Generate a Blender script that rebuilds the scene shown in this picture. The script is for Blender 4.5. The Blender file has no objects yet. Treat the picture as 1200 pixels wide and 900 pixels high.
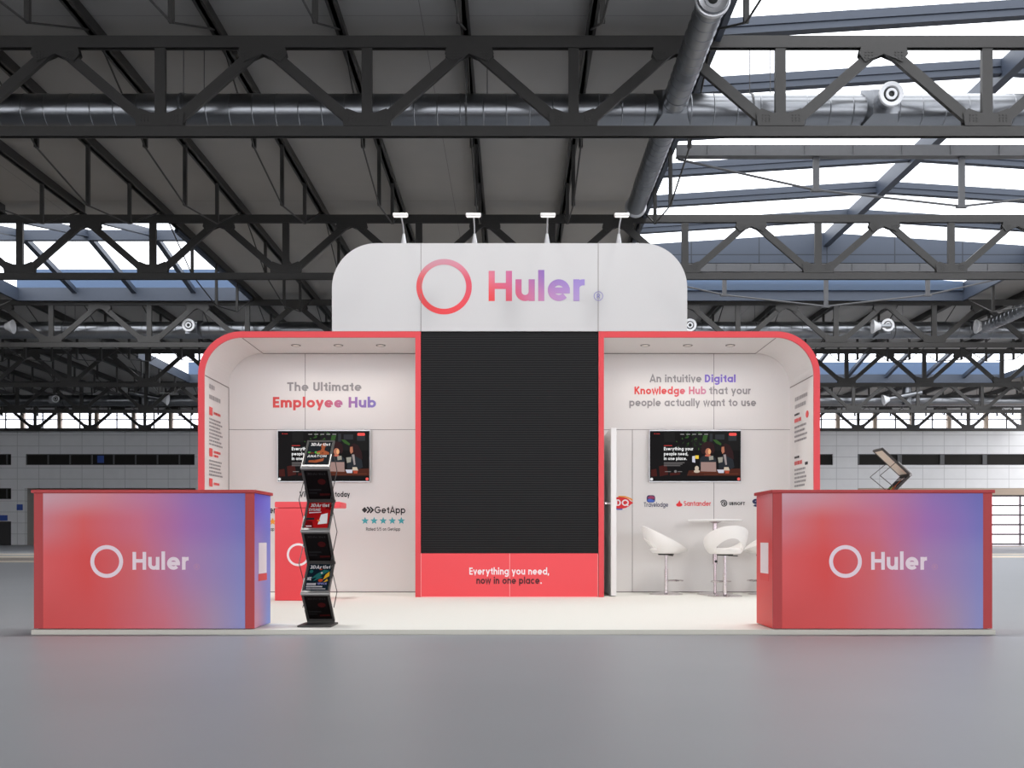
import bpy, math, random
from mathutils import Vector, Matrix
random.seed(7)
SC = bpy.context.scene
COL = SC.collection
R = math.radians
EYE = 0.708            # camera height above the hall floor
F = 1200.0             # focal length in pixels of a 1200 px wide frame
VX, VY = 601.0, 630.0  # vanishing point of the level view

def lin(c):
    c = c / 255.0
    return c / 12.92 if c <= 0.04045 else ((c + 0.055) / 1.055) ** 2.4
def S(r, g, b): return (lin(r), lin(g), lin(b), 1.0)
def P(px, py, d):      # pixel measured on the photograph + distance -> point in metres
    return Vector(((px - VX) * d / F, d, EYE + (VY - py) * d / F))
def X(px, d): return (px - VX) * d / F
def Z(py, d): return EYE + (VY - py) * d / F

# ------------------------------------------------------------------ materials
def new_mat(name):
    m = bpy.data.materials.new(name); m.use_nodes = True
    nt = m.node_tree; b = nt.nodes['Principled BSDF']
    return m, nt, b
def mat(name, col, rough=0.5, metal=0.0, spec=0.5, grain=0.0, gscale=60.0, bump=0.0, emit=0.0):
    m, nt, b = new_mat(name)
    b.inputs['Base Color'].default_value = col
    b.inputs['Roughness'].default_value = rough
    b.inputs['Metallic'].default_value = metal
    b.inputs['Specular IOR Level'].default_value = spec
    if emit:
        b.inputs['Emission Color'].default_value = col
        b.inputs['Emission Strength'].default_value = emit
    if grain or bump:
        tc = nt.nodes.new('ShaderNodeTexCoord'); n = nt.nodes.new('ShaderNodeTexNoise')
        n.inputs['Scale'].default_value = gscale; n.inputs['Detail'].default_value = 3
        nt.links.new(tc.outputs['Object'], n.inputs['Vector'])
        if grain:
            mr = nt.nodes.new('ShaderNodeMapRange')
            mr.inputs['To Min'].default_value = 1 - grain; mr.inputs['To Max'].default_value = 1 + grain
            nt.links.new(n.outputs['Fac'], mr.inputs['Value'])
            mx = nt.nodes.new('ShaderNodeMix'); mx.data_type = 'RGBA'; mx.blend_type = 'MULTIPLY'
            mx.inputs[0].default_value = 1; mx.inputs[6].default_value = col
            nt.links.new(mr.outputs[0], mx.inputs[7]); nt.links.new(mx.outputs[2], b.inputs['Base Color'])
        if bump:
            bp = nt.nodes.new('ShaderNodeBump'); bp.inputs['Strength'].default_value = bump; bp.inputs['Distance'].default_value = 0.01
            nt.links.new(n.outputs['Fac'], bp.inputs['Height']); nt.links.new(bp.outputs['Normal'], b.inputs['Normal'])
    return m
def grad_mat(name, rows, axis='x', rough=0.45):
    """printed colour blend: rows = [(v, [(u, colour), ...]), ...] over the part's own box"""
    m, nt, b = new_mat(name)
    b.inputs['Roughness'].default_value = rough
    tc = nt.nodes.new('ShaderNodeTexCoord'); sp = nt.nodes.new('ShaderNodeSeparateXYZ')
    nt.links.new(tc.outputs['Generated'], sp.inputs[0])
    u = sp.outputs[{'x': 0, 'y': 1}[axis]]; v = sp.outputs[2]
    prev = None
    for k, (vv, stops) in enumerate(rows):
        r = nt.nodes.new('ShaderNodeValToRGB'); r.color_ramp.interpolation = 'EASE' if len(stops) < 3 else 'LINEAR'
        e = r.color_ramp.elements
        while len(e) < len(stops): e.new(0.5)
        for el, (p, c) in zip(e, stops): el.position = p; el.color = c
        nt.links.new(u, r.inputs[0])
        if prev is None: prev = r.outputs[0]
        else:
            mr = nt.nodes.new('ShaderNodeMapRange'); mr.interpolation_type = 'SMOOTHSTEP'
            mr.inputs['From Min'].default_value = rows[k - 1][0]; mr.inputs['From Max'].default_value = vv
            nt.links.new(v, mr.inputs['Value'])
            mx = nt.nodes.new('ShaderNodeMix'); mx.data_type = 'RGBA'
            nt.links.new(mr.outputs[0], mx.inputs[0]); nt.links.new(prev, mx.inputs[6]); nt.links.new(r.outputs[0], mx.inputs[7])
            prev = mx.outputs[2]
    nt.links.new(prev, b.inputs['Base Color'])
    return m
def panel_mat(name, col, rough, sx, sz, width=0.02, dark=0.75, axes=(0, 2), grain=0.05, off=(0, 0)):
    """cladding with thin joints every sx, sz metres"""
    m, nt, b = new_mat(name)
    b.inputs['Roughness'].default_value = rough
    L = nt.links.new; N = nt.nodes.new
    tc = N('ShaderNodeTexCoord'); sp = N('ShaderNodeSeparateXYZ'); L(tc.outputs['Object'], sp.inputs[0])
    def joint(sock, step, o):
        a = N('ShaderNodeMath'); a.operation = 'ADD'; a.inputs[1].default_value = o + 1000 * step; L(sock, a.inputs[0])
        q = N('ShaderNodeMath'); q.operation = 'MODULO'; q.inputs[1].default_value = step; L(a.outputs[0], q.inputs[0])
        c = N('ShaderNodeMath'); c.operation = 'LESS_THAN'; c.inputs[1].default_value = width; L(q.outputs[0], c.inputs[0])
        return c.outputs[0]
    j1 = joint(sp.outputs[axes[0]], sx, off[0]); j2 = joint(sp.outputs[axes[1]], sz, off[1])
    mxm = N('ShaderNodeMath'); mxm.operation = 'MAXIMUM'; L(j1, mxm.inputs[0]); L(j2, mxm.inputs[1])
    n = N('ShaderNodeTexNoise'); n.inputs['Scale'].default_value = 1.2; L(tc.outputs['Object'], n.inputs['Vector'])
    mr = N('ShaderNodeMapRange'); mr.inputs['To Min'].default_value = 1 - grain; mr.inputs['To Max'].default_value = 1 + grain
    L(n.outputs['Fac'], mr.inputs['Value'])
    m1 = N('ShaderNodeMix'); m1.data_type = 'RGBA'; m1.blend_type = 'MULTIPLY'; m1.inputs[0].default_value = 1
    m1.inputs[6].default_value = col; L(mr.outputs[0], m1.inputs[7])
    m2 = N('ShaderNodeMix'); m2.data_type = 'RGBA'; L(mxm.outputs[0], m2.inputs[0]); L(m1.outputs[2], m2.inputs[6])
    m2.inputs[7].default_value = (col[0] * dark, col[1] * dark, col[2] * dark, 1)
    L(m2.outputs[2], b.inputs['Base Color'])
    return m
def glass_mat(name, tint, gloss=0.06):
    m = bpy.data.materials.new(name); m.use_nodes = True; nt = m.node_tree; nt.nodes.clear()
    o = nt.nodes.new('ShaderNodeOutputMaterial'); t = nt.nodes.new('ShaderNodeBsdfTransparent'); g = nt.nodes.new('ShaderNodeBsdfGlossy')
    t.inputs[0].default_value = tint; g.inputs['Roughness'].default_value = 0.05
    mx = nt.nodes.new('ShaderNodeMixShader'); mx.inputs[0].default_value = gloss
    nt.links.new(t.outputs[0], mx.inputs[1]); nt.links.new(g.outputs[0], mx.inputs[2]); nt.links.new(mx.outputs[0], o.inputs[0])
    return m
def translucent_mat(name, col):
    m = bpy.data.materials.new(name); m.use_nodes = True; nt = m.node_tree; nt.nodes.clear()
    o = nt.nodes.new('ShaderNodeOutputMaterial'); t = nt.nodes.new('ShaderNodeBsdfTranslucent'); g = nt.nodes.new('ShaderNodeBsdfDiffuse')
    t.inputs[0].default_value = col; g.inputs[0].default_value = col
    mx = nt.nodes.new('ShaderNodeMixShader'); mx.inputs[0].default_value = 0.3
    nt.links.new(t.outputs[0], mx.inputs[1]); nt.links.new(g.outputs[0], mx.inputs[2]); nt.links.new(mx.outputs[0], o.inputs[0])
    return m
def led_mat():
    m, nt, b = new_mat('led_face'); L = nt.links.new; N = nt.nodes.new
    tc = N('ShaderNodeTexCoord'); w = N('ShaderNodeTexWave'); w.bands_direction = 'Z'; w.wave_profile = 'SIN'
    w.inputs['Scale'].default_value = 12.0; w.inputs['Distortion'].default_value = 0
    L(tc.outputs['Object'], w.inputs['Vector'])
    r = N('ShaderNodeValToRGB'); r.color_ramp.elements[0].position = 0.35; r.color_ramp.elements[1].position = 0.75
    r.color_ramp.elements[0].color = S(20, 20, 21); r.color_ramp.elements[1].color = S(40, 40, 41)
    L(w.outputs['Color'], r.inputs[0]); L(r.outputs[0], b.inputs['Base Color'])
    bp = N('ShaderNodeBump'); bp.inputs['Strength'].default_value = 0.3; bp.inputs['Distance'].default_value = 0.004
    L(w.outputs['Fac'], bp.inputs['Height']); L(bp.outputs['Normal'], b.inputs['Normal'])
    b.inputs['Roughness'].default_value = 0.6; b.inputs['Specular IOR Level'].default_value = 0.15
    return m

W_WHITE = mat('white_laminate', S(228, 224, 222), 0.45, grain=0.015)
W_PURE = mat('white_lacquer', S(240, 239, 238), 0.3)
W_HEADER = mat("white_header_panel", S(204, 203, 204), 0.5, grain=0.015)
W_CARPET = mat('ivory_carpet', S(244, 243, 236), 0.9, spec=0.1, grain=0.05, gscale=120, bump=0.2)
W_EDGE = mat('platform_edge', S(206, 203, 192), 0.6, grain=0.03)
RED = mat('red_panel', S(240, 72, 80), 0.45)
RED_TRIM = mat('red_edge', S(222, 66, 74), 0.5)
RED_DARK = mat('dark_red_strip', S(182, 52, 54), 0.5, grain=0.03)
SEAM = mat('panel_joint', S(138, 130, 128), 0.8)
SEAM_LIGHT = mat('pale_joint', S(250, 170, 170), 0.6)
STEEL = mat('black_steel_paint', S(58, 56, 54), 0.5, grain=0.12, gscale=8)
STEEL2 = mat('grey_steel_paint', S(92, 92, 94), 0.5, grain=0.1, gscale=8)
SKYFRAME = mat('blue_grey_frame', S(62, 70, 84), 0.5, grain=0.08, gscale=5)
GALV = mat('galvanised_duct', S(150, 152, 156), 0.3, metal=1.0, grain=0.06, gscale=3)
PALE_METAL = mat('pale_metal', S(205, 205, 208), 0.35, metal=0.6)
CHROME = mat('chrome', S(214, 206, 208), 0.15, metal=1.0)
GRAPHITE = mat('graphite_frame', S(74, 72, 70), 0.6, spec=.2, metal=0.0, grain=0.06, gscale=40)
GRAPH_LIGHT = mat('brushed_edge', S(150, 148, 146), 0.4, metal=0.6)
BLACK = mat('black_plastic', S(16, 16, 17), 0.35)
BEIGE_BACK = mat('beige_back_panel', S(226, 220, 204), 0.6)
INK = mat('black_ink', S(28, 27, 29), 0.6)
INK_RED = mat('maroon_ink', S(78, 16, 26), 0.6)
GREY_INK = mat('grey_ink', S(176, 171, 172), 0.6)
GREY_INK2 = mat('mid_grey_ink', S(150, 146, 148), 0.6)
WHITE_INK = mat('white_ink', S(248, 236, 240), 0.5)
PINK_INK = mat('pale_pink_ink', S(242, 222, 230), 0.5)
PINK_INK2 = mat('faded_pink_ink', S(196, 140, 164), 0.5)
LILAC_INK = mat('lilac_ink', S(138, 134, 196), 0.5)
VIOLET_INK = mat('violet_ink', S(130, 108, 205), 0.5)
RED_INK = mat('red_ink', S(228, 70, 70), 0.5)
TEAL = mat('teal_ink', S(70, 172, 182), 0.5)
ORANGE = mat('orange_ink', S(250, 160, 40), 0.5)
NAVY = mat('navy_ink', S(34, 38, 84), 0.5)
BRIGHT_RED = mat('logo_red', S(228, 24, 34), 0.5)
LOGO_BLUE = mat('logo_blue', S(60, 96, 190), 0.5)
HUB_INK = grad_mat('coral_to_pink_ink', [(0, [(0.0, S(228, 66, 60)), (0.55, S(224, 84, 84)), (1.0, S(206, 140, 168))])])
EMP_INK = grad_mat('coral_to_violet_ink', [(0, [(0.0, S(222, 66, 62)), (0.45, S(216, 80, 84)), (0.62, S(190, 106, 140)), (0.8, S(150, 112, 178)), (1, S(130, 118, 190))])])
HUL_INK = grad_mat('logo_letter_blend', [
    (0.0, [(0.0, S(232, 58, 58)), (0.3, S(212, 92, 120)), (0.6, S(186, 130, 178)), (1.0, S(168, 148, 206))]),
    (1.0, [(0.0, S(222, 120, 140)), (0.25, S(196, 98, 150)), (0.6, S(132, 104, 180)), (1.0, S(152, 132, 206))])])
RING_INK = grad_mat('logo_ring_blend', [
    (0.0, [(0.0, S(232, 62, 66)), (1.0, S(232, 62, 70))]), (0.55, [(0.0, S(224, 80, 84)), (1.0, S(218, 76, 96))]),
    (1.0, [(0.0, S(196, 146, 158)), (1.0, S(214, 140, 160))])])
FRONT_PRINT = grad_mat('counter_front_blend', [
    (0.0, [(0.0, S(213, 66, 64)), (0.3, S(219, 75, 77)), (0.6, S(211, 111, 128)), (0.85, S(173, 145, 175)), (1.0, S(141, 145, 200))]),
    (0.5, [(0.0, S(228, 83, 85)), (0.22, S(226, 60, 58)), (0.45, S(219, 94, 102)), (0.72, S(175, 126, 177)), (1.0, S(130, 132, 196))]),
    (0.78, [(0.0, S(215, 119, 130)), (0.2, S(226, 83, 83)), (0.48, S(211, 104, 132)), (0.72, S(166, 106, 179)), (1.0, S(115, 113, 192))]),
    (1.0, [(0.0, S(211, 164, 175)), (0.3, S(217, 134, 147)), (0.55, S(196, 119, 164)), (0.75, S(151, 109, 183)), (1.0, S(106, 106, 187))])])
SIDE_VIOLET = grad_mat('counter_violet_side', [
    (0.0, [(0.0, S(214, 150, 172)), (1.0, S(104, 134, 204))]), (0.45, [(0.0, S(178, 150, 208)), (1.0, S(120, 132, 208))]),
    (1.0, [(0.0, S(112, 90, 206)), (1.0, S(118, 116, 222))])], axis='y')
SIDE_RED = grad_mat('counter_red_side', [
    (0.0, [(0.0, S(224, 70, 66)), (1.0, S(232, 76, 70))]), (0.6, [(0.0, S(224, 76, 78)), (1.0, S(228, 86, 88))]),
    (1.0, [(0.0, S(226, 142, 150)), (1.0, S(226, 104, 110))])], axis='y')
LED = led_mat()

# ------------------------------------------------------------------ mesh builder
class MB:
    def __init__(self): self.v = []; self.f = []; self.mi = []; self.cur = 0
    def add(self, vs, fs):
        o = len(self.v); self.v += [tuple(p) for p in vs]
        for f in fs: self.f.append([i + o for i in f]); self.mi.append(self.cur)
    def box(self, x0, x1, y0, y1, z0, z1):
        vs = [(x0, y0, z0), (x1, y0, z0), (x1, y1, z0), (x0, y1, z0), (x0, y0, z1), (x1, y0, z1), (x1, y1, z1), (x0, y1, z1)]
        self.add(vs, [(0, 3, 2, 1), (4, 5, 6, 7), (0, 1, 5, 4), (1, 2, 6, 5), (2, 3, 7, 6), (3, 0, 4, 7)]); return self
    def bar(self, p, q, w, h, side=(0, 1, 0)):
        """straight bar p-q: w across, h along `side`"""
        p = Vector(p); q = Vector(q); d = (q - p).normalized(); s = Vector(side)
        s = (s - d * s.dot(d)).normalized(); t = d.cross(s)
        vs = []
        for e in (p, q):
            for a, b in ((-1, -1), (1, -1), (1, 1), (-1, 1)): vs.append(e + t * (a * w / 2) + s * (b * h / 2))
        self.add(vs, [(0, 1, 2, 3), (7, 6, 5, 4), (0, 4, 5, 1), (1, 5, 6, 2), (2, 6, 7, 3), (3, 7, 4, 0)]); return self
    def cyl(self, p, q, r, r2=None, n=16, cap=True):
        p = Vector(p); q = Vector(q); r2 = r if r2 is None else r2
        d = (q - p).normalized(); a = d.orthogonal().normalized(); b = d.cross(a)
        vs = []
        for e, rr in ((p, r), (q, r2)):
            for i in range(n):
                t = 2 * math.pi * i / n; vs.append(e + a * (math.cos(t) * rr) + b * (math.sin(t) * rr))
        fs = [(i, (i + 1) % n, n + (i + 1) % n, n + i) for i in range(n)]
        if cap: fs += [tuple(range(n))[::-1], tuple(range(n, 2 * n))]
        self.add(vs, fs); return self
    def lathe(self, c, axis, prof, n=24):
        """prof = [(along, radius), ...]"""
        c = Vector(c); d = Vector(axis).normalized(); a = d.orthogonal().normalized(); b = d.cross(a); vs = []; m = len(prof)
        for (t, r) in prof:
            for i in range(n):
                g = 2 * math.pi * i / n; vs.append(c + d * t + a * (math.cos(g) * r) + b * (math.sin(g) * r))
        fs = []
        for k in range(m - 1):
            for i in range(n): fs.append((k * n + i, k * n + (i + 1) % n, (k + 1) * n + (i + 1) % n, (k + 1) * n + i))
        self.add(vs, fs); return self
    def tube(self, pts, r, n=8):
        for p, q in zip(pts[:-1], pts[1:]): self.cyl(p, q, r, n=n)
        return self
    def prism(self, poly, y0, y1):
        """XZ outline (counter-clockwise seen from the front) pushed from y0 to y1"""
        n = len(poly); vs = [(x, y0, z) for x, z in poly] + [(x, y1, z) for x, z in poly]
        self.add(vs, [tuple(range(n)), tuple(range(2 * n - 1, n - 1, -1))] + [(i + n, (i + 1) % n + n, (i + 1) % n, i) for i in range(n)]); return self
    def flat(self, poly, y):
        y -= .00012 * (len(self.f) % 7)
        self.add([(x, y, z) for x, z in poly], [tuple(range(len(poly)))]); return self
    def band(self, outer, inner, y0, y1):
        """open U-shaped band between two outlines of equal length, pushed from y0 to y1"""
        n = len(outer); vs = []
        for y in (y0, y1): vs += [(x, y, z) for x, z in outer] + [(x, y, z) for x, z in inner]
        fs = []; O0, I0, O1, I1 = 0, n, 2 * n, 3 * n
        for i in range(n - 1):
            fs += [(O0 + i, I0 + i, I0 + i + 1, O0 + i + 1), (O1 + i, O1 + i + 1, I1 + i + 1, I1 + i),
                   (O0 + i, O0 + i + 1, O1 + i + 1, O1 + i), (I0 + i + 1, I0 + i, I1 + i, I1 + i + 1)]
        for i in (0, n - 1): fs.append((O0 + i, O1 + i, I1 + i, I0 + i))
        self.add(vs, fs); return self
    def build(self, name, mats, parent=None, smooth=False, bevel=0.0):
        me = bpy.data.meshes.new(name)
        off = Vector(parent_origin(parent)) if parent is not None else Vector((0, 0, 0))
        me.from_pydata([tuple(Vector(p) - off) for p in self.v], [], self.f)
        mats = mats if isinstance(mats, (list, tuple)) else [mats]
        for m in mats: me.materials.append(m)
        if len(mats) > 1: me.polygons.foreach_set('material_index', self.mi)
        if smooth: me.polygons.foreach_set('use_smooth', [True] * len(me.polygons))
        me.update()
        o = bpy.data.objects.new(name, me); COL.objects.link(o)
        if parent is not None: o.parent = parent
        if smooth:
            try: me.set_sharp_from_angle(angle=R(35))
            except Exception: pass
        if bevel:
            b = o.modifiers.new('bevel', 'BEVEL'); b.width = bevel; b.segments = 2; b.limit_method = 'ANGLE'
        return o
def parent_origin(o):
    v = Vector((0, 0, 0))
    while o is not None: v += o.location; o = o.parent
    return v
def tag(o, label=None, cat=None, group=None, kind=None):
    if label: o['label'] = label
    if cat: o['category'] = cat
    if group: o['group'] = group
    if kind: o['kind'] = kind
    return o
def thing(name, label, cat, loc=(0, 0, 0), group=None, kind=None):
    o = bpy.data.objects.new(name, None); COL.objects.link(o); o.location = loc; o.empty_display_size = 0.1
    return tag(o, label, cat, group, kind)

def arc(cx, cy, rx, ry, a0, a1, n=14):
    return [(cx + rx * math.cos(R(a0 + (a1 - a0) * i / n)), cy + ry * math.sin(R(a0 + (a1 - a0) * i / n))) for i in range(n + 1)]
def rrect(x0, x1, z0, z1, r, n=6):
    return arc(x1 - r, z0 + r, r, r, -90, 0, n) + arc(x1 - r, z1 - r, r, r, 0, 90, n) + arc(x0 + r, z1 - r, r, r, 90, 180, n) + arc(x0 + r, z0 + r, r, r, 180, 270, n)
def ell(cx, cz, rx, rz, n=20): return [(cx + rx * math.cos(2 * math.pi * i / n), cz + rz * math.sin(2 * math.pi * i / n)) for i in range(n)]

# ------------------------------------------------------------------ lettering drawn with pen strokes (cap height = 1)
XH, AS, DE = 0.72, 1.03, -0.26
def glyph(c, s):
    h = s / 2; r = (XH - s) / 2; cy = XH / 2; bc = h + r; bw = 2 * r + s     # bowl centre and width
    CR = (1 - s) / 2
    circ = lambda cx, cyy, rr, ry=None: arc(cx, cyy, rr, ry or rr, 0, 360, 26)
    d = 0.42 * (1 if s < .16 else 1.02)
    n_arch = lambda x0: arc(x0 + d / 2, XH - h - d / 2, d / 2, d / 2, 180, 0, 12) + [(x0 + d, 0)]
    if c == ' ': return [], 0.30
    if c == 'a': return [circ(bc, cy, r), [(h + 2 * r, 0), (h + 2 * r, XH)]], bw
    if c == 'b': return [circ(bc, cy, r), [(h, 0), (h, AS)]], bw
    if c == 'd': return [circ(bc, cy, r), [(h + 2 * r, 0), (h + 2 * r, AS)]], bw
    if c == 'p': return [circ(bc, cy, r), [(h, DE), (h, XH)]], bw
    if c == 'q': return [circ(bc, cy, r), [(h + 2 * r, DE), (h + 2 * r, XH)]], bw
    if c == 'g': return [circ(bc, cy, r), [(h + 2 * r, XH), (h + 2 * r, -0.03)] + arc(bc, -0.03, r, 0.2, 0, -150, 12)], bw
    if c == 'c': return [arc(bc, cy, r, r, 45, 315, 22)], bw * 0.9
    if c == 'e': return [arc(bc, cy, r, r, 0, 318, 24), [(h, cy - .01), (h + 2 * r + h * .98, cy - .01)]], bw
    if c == 'o': return [circ(bc, cy, r)], bw
    if c == 'h': return [[(h, 0), (h, AS)], [(h, XH - h - d / 2)] + n_arch(h)], d + s
    if c == 'n': return [[(h, 0), (h, XH)], [(h, XH - h - d / 2)] + n_arch(h)], d + s
    if c == 'm':
        e = d * 0.86
        a2 = lambda x0: [(x0, XH - h - e / 2)] + arc(x0 + e / 2, XH - h - e / 2, e / 2, e / 2, 180, 0, 12) + [(x0 + e, 0)]
        return [[(h, 0), (h, XH)], a2(h), a2(h + e)], 2 * e + s
    if c == 'u': return [[(h + d, 0), (h + d, XH)], [(h, XH), (h, h + d / 2)] + arc(h + d / 2, h + d / 2, d / 2, d / 2, 180, 360, 12)], d + s
    if c == 'r': return [[(h, 0), (h, XH)], [(h, XH - h - .2)] + arc(h + .22, XH - h - .2, .22, .2, 180, 90, 10) + [(h + .27, XH - h)]], .27 + s
    if c == 't': return [[(.17 + h, .92), (.17 + h, .17)] + arc(.17 + h + .13, .17 + 0, .13, .17 - h, 180, 270, 6) + [(.42, h)], [(0, XH - h), (.42, XH - h)]], .42
    if c == 'f': return [[(.15 + h, 0), (.15 + h, .82)] + arc(.15 + h + .15, .82, .15, AS - h - .82, 180, 90, 6), [(0, XH - h), (.42, XH - h)]], .42
    if c == 'i': return [[(h * 1.1, 0), (h * 1.1, XH)], circ(h * 1.1, XH + .19, s * .3)], s * 1.1
    if c == 'l': return [[(h, 0), (h, AS)]], s
    if c == 'k': return [[(h, 0), (h, AS)], [(h, .25), (.5, XH)], [(.25, .38), (.54, 0)]], .58
    if c == 's': return [arc(.24, XH - h - .145, .17, .145, 50, 270, 14) + arc(.24, h + .145, .18, .145, 90, -130, 14)[1:]], .48
    if c == 'v': return [[(.04, XH), (.28, h * .4), (.52, XH)]], .56
    if c == 'w': return [[(.04, XH), (.22, h * .4), (.42, XH), (.62, h * .4), (.80, XH)]], .84
    if c == 'y': return [[(.05, XH), (.30, h * .6)], [(.55, XH), (.30, h * .6), (.20, DE)]], .60
    if c == 'x': return [[(.05, 0), (.5, XH)], [(.5, 0), (.05, XH)]], .55
    if c == 'z': return [[(.03, XH - h), (.45, XH - h), (.05, h), (.48, h)]], .5
    if c == 'H': return [[(h, 0), (h, 1)], [(.66 - h + .1, 0), (.66 - h + .1, 1)], [(h, .5), (.76 - h, .5)]], .76
    if c == 'T': return [[(0, 1 - h), (.68, 1 - h)], [(.34, 0), (.34, 1)]], .68
    if c == 'U': return [[(h, 1), (h, .31)] + arc(.34, .31, .34 - h, .31 - h, 180, 360, 16) + [(.68 - h, 1)]], .68
    if c == 'E': return [[(h, 0), (h, 1)], [(h, h), (.56, h)], [(h, .5), (.52, .5)], [(h, 1 - h), (.56, 1 - h)]], .56
    if c == 'F': return [[(h, 0), (h, 1)], [(h, .5), (.52, .5)], [(h, 1 - h), (.56, 1 - h)]], .56
    if c == 'D': return [[(h, 0), (h, 1)], [(h, h), (.3, h)] + arc(.3, .5, .4 - h, .5 - h, -90, 90, 16) + [(h, 1 - h)]], .72
    if c == 'K': return [[(h, 0), (h, 1)], [(h, .38), (.62, 1)], [(.27, .55), (.66, 0)]], .7
    if c == 'A': return [[(.05, 0), (.39, .97), (.73, 0)], [(.18, .27), (.6, .27)]], .78
    if c == 'V': return [[(.05, 1), (.39, .03), (.73, 1)]], .78
    if c == 'I': return [[(h, 0), (h, 1)]], s
    if c == 'N': return [[(h, 0), (h, 1)], [(h, .97), (.7 - h, .03)], [(.7 - h, 0), (.7 - h, 1)]], .72
    if c == 'M': return [[(h, 0), (h, 1)], [(h, .97), (.42, .3), (.84 - h, .97)], [(.84 - h, 0), (.84 - h, 1)]], .86
    if c == 'G': return [arc(CR + h, .5, CR, CR, 42, 360, 24), [(CR + h, .5 - h * .3), (2 * CR + h, .5 - h * .3)]], 1.0
    if c == 'C': return [arc(CR + h, .5, CR, CR, 45, 315, 24)], .9
    if c == 'O': return [circ(CR + h, .5, CR)], 1.0
    if c == 'Q': return [circ(CR + h, .5, CR), [(.62, .3), (.92, .0)]], 1.0
    if c == 'B': return [[(h, 0), (h, 1)], [(h, h), (.34, h)] + arc(.34, .27, .24 - h, .27 - h / 2 - .02, -90, 90, 10) + [(h, .5)], [(h, .5), (.32, .5)] + arc(.32, .75, .22 - h, .25 - h, -90, 90, 10) + [(h, 1 - h)]], .6
    if c == 'P': return [[(h, 0), (h, 1)], [(h, .45), (.34, .45)] + arc(.34, .725 - h / 2, .26 - h, .275 - h / 2, -90, 90, 10) + [(h, 1 - h)]], .6
    if c == 'R': return [[(h, 0), (h, 1)], [(h, .45), (.34, .45)] + arc(.34, .725 - h / 2, .28 - h, .275 - h / 2, -90, 90, 10) + [(h, 1 - h)], [(.32, .45), (.6, 0)]], .64
    if c == 'S': return [arc(.3, 1 - h - .21, .22, .21, 40, 270, 16) + arc(.3, h + .22, .24, .22, 90, -140, 16)[1:]], .6
    if c == '3': return [arc(.28, .74, .22, .26 - h, 140, -90, 14), arc(.28, .27, .25, .27 - h, 90, -140, 14)], .58
    if c == '5': return [[(.5, 1 - h), (.12, 1 - h), (.09, .56)] + arc(.27, .32, .25, .32 - h, 120, -140, 16)], .58
    if c == '/': return [[(.02, -.08), (.38, 1.05)]], .4
    if c == '.': return [circ(h * 1.1, s * .55, s * .28)], s * 1.1
    if c == ',': return [[(h * 1.2, s), (h * .6, -.14)]], s * 1.1
    return [], 0.3
def stroke_polys(pts, s):
    """quads for a pen stroke of width s along pts"""
    pts = [Vector((p[0], p[1])) for p in pts]
    q = [pts[0]]
    for p in pts[1:]:
        if (p - q[-1]).length > 1e-5: q.append(p)
    pts = q; closed = len(pts) > 3 and (pts[0] - pts[-1]).length < 1e-4
    if closed: pts = pts[:-1]
    n = len(pts); L = []
    for i in range(n):
        a = pts[(i - 1) % n] if (closed or i > 0) else None
        b = pts[(i + 1) % n] if (closed or i < n - 1) else None
        d1 = (pts[i] - a).normalized() if a is not None else None
        d2 = (b - pts[i]).normalized() if b is not None else None
        d1 = d1 or d2; d2 = d2 or d1
        n1 = Vector((-d1.y, d1.x)); n2 = Vector((-d2.y, d2.x)); m = n1 + n2
        if m.length < 1e-4: m = n1
        m.normalize(); k = min(1 / max(m.dot(n1), 0.35), 2.2)
        L.append((pts[i] + m * (s / 2 * k), pts[i] - m * (s / 2 * k)))
    out = []
    for i in range(n if closed else n - 1):
        a, b = L[i], L[(i + 1) % n]; out.append([a[1], b[1], b[0], a[0]])
    return out
def text_polys(txt, s, gap=0.11):
    x = 0; out = []; lay = 0
    for c in txt:
        st, adv = glyph(c, s)
        for k in st:
            lay += 1
            for q in stroke_polys(k, s if not (c in 'i.' and len(k) > 20) else s * .6): out.append([(p.x + x, p.y) for p in q] + [lay % 5])
        x += adv + gap
    return out, x - gap
def letter(name, txt, x0, x1, zb, cap, y, m, parent, s=0.19, mb=None):
    """lettering on a front-facing surface between x0 and x1, baseline zb"""
    polys, w = text_polys(txt, s); k = (x1 - x0) / w
    o = mb or MB()
    for q in polys: o.flat([(x0 + a * k, zb + b * cap) for a, b in q[:4]], y - .0002 * q[4])
    return o if mb else o.build(name, m, parent)
def stroke(mb, pts, s, y):
    for q in stroke_polys(pts, s): mb.flat([(p.x, p.y) for p in q], y)
    return mb
def ring(name, cx, cz, ro, t, y, m, parent):
    mb = MB(); stroke(mb, arc(cx, cz, ro - t / 2, ro - t / 2, 0, 360, 64), t, y); return mb.build(name, m, parent)
def reg_mark(cx, cz, r, y, m, parent):
    mb = MB(); stroke(mb, arc(cx, cz, r * .92, r * .92, 0, 360, 28), r * .13, y)
    letter('x', 'R', cx - r * .34, cx + r * .36, cz - r * .5, r * 1.0, y, m, parent, s=.15, mb=mb)
    return mb.build('registered_mark', m, parent)
def side_text(mb, x, ya, yb, z, hgt, seed, fill=0.86):
    """a line of small illegible copy on a side wall, as word-length dashes"""
    rnd = random.Random(seed); sgn = 1 if yb > ya else -1; p = ya
    while sgn * (yb - p) > 0.02:
        w = min(rnd.uniform(.02, .07), abs(yb - p)); q = p + sgn * w
        mb.add([(x, p, z), (x, q, z), (x, q, z + hgt), (x, p, z + hgt)], [(0, 1, 2, 3)]); p = q + sgn * .009
    return mb

# ================================================================== SETTING
def struct(o): o['kind'] = 'structure'; return o
T0, DT, NT = 24.8, 13.7, 6                 # first visible truss, spacing, count
TY = [T0 + DT * i for i in range(NT)]
CEIL = 13.2
PX = [-1.13 + 3 * k for k in range(-18, 19)]
HX = 48.0; HXL = -70.0

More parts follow.
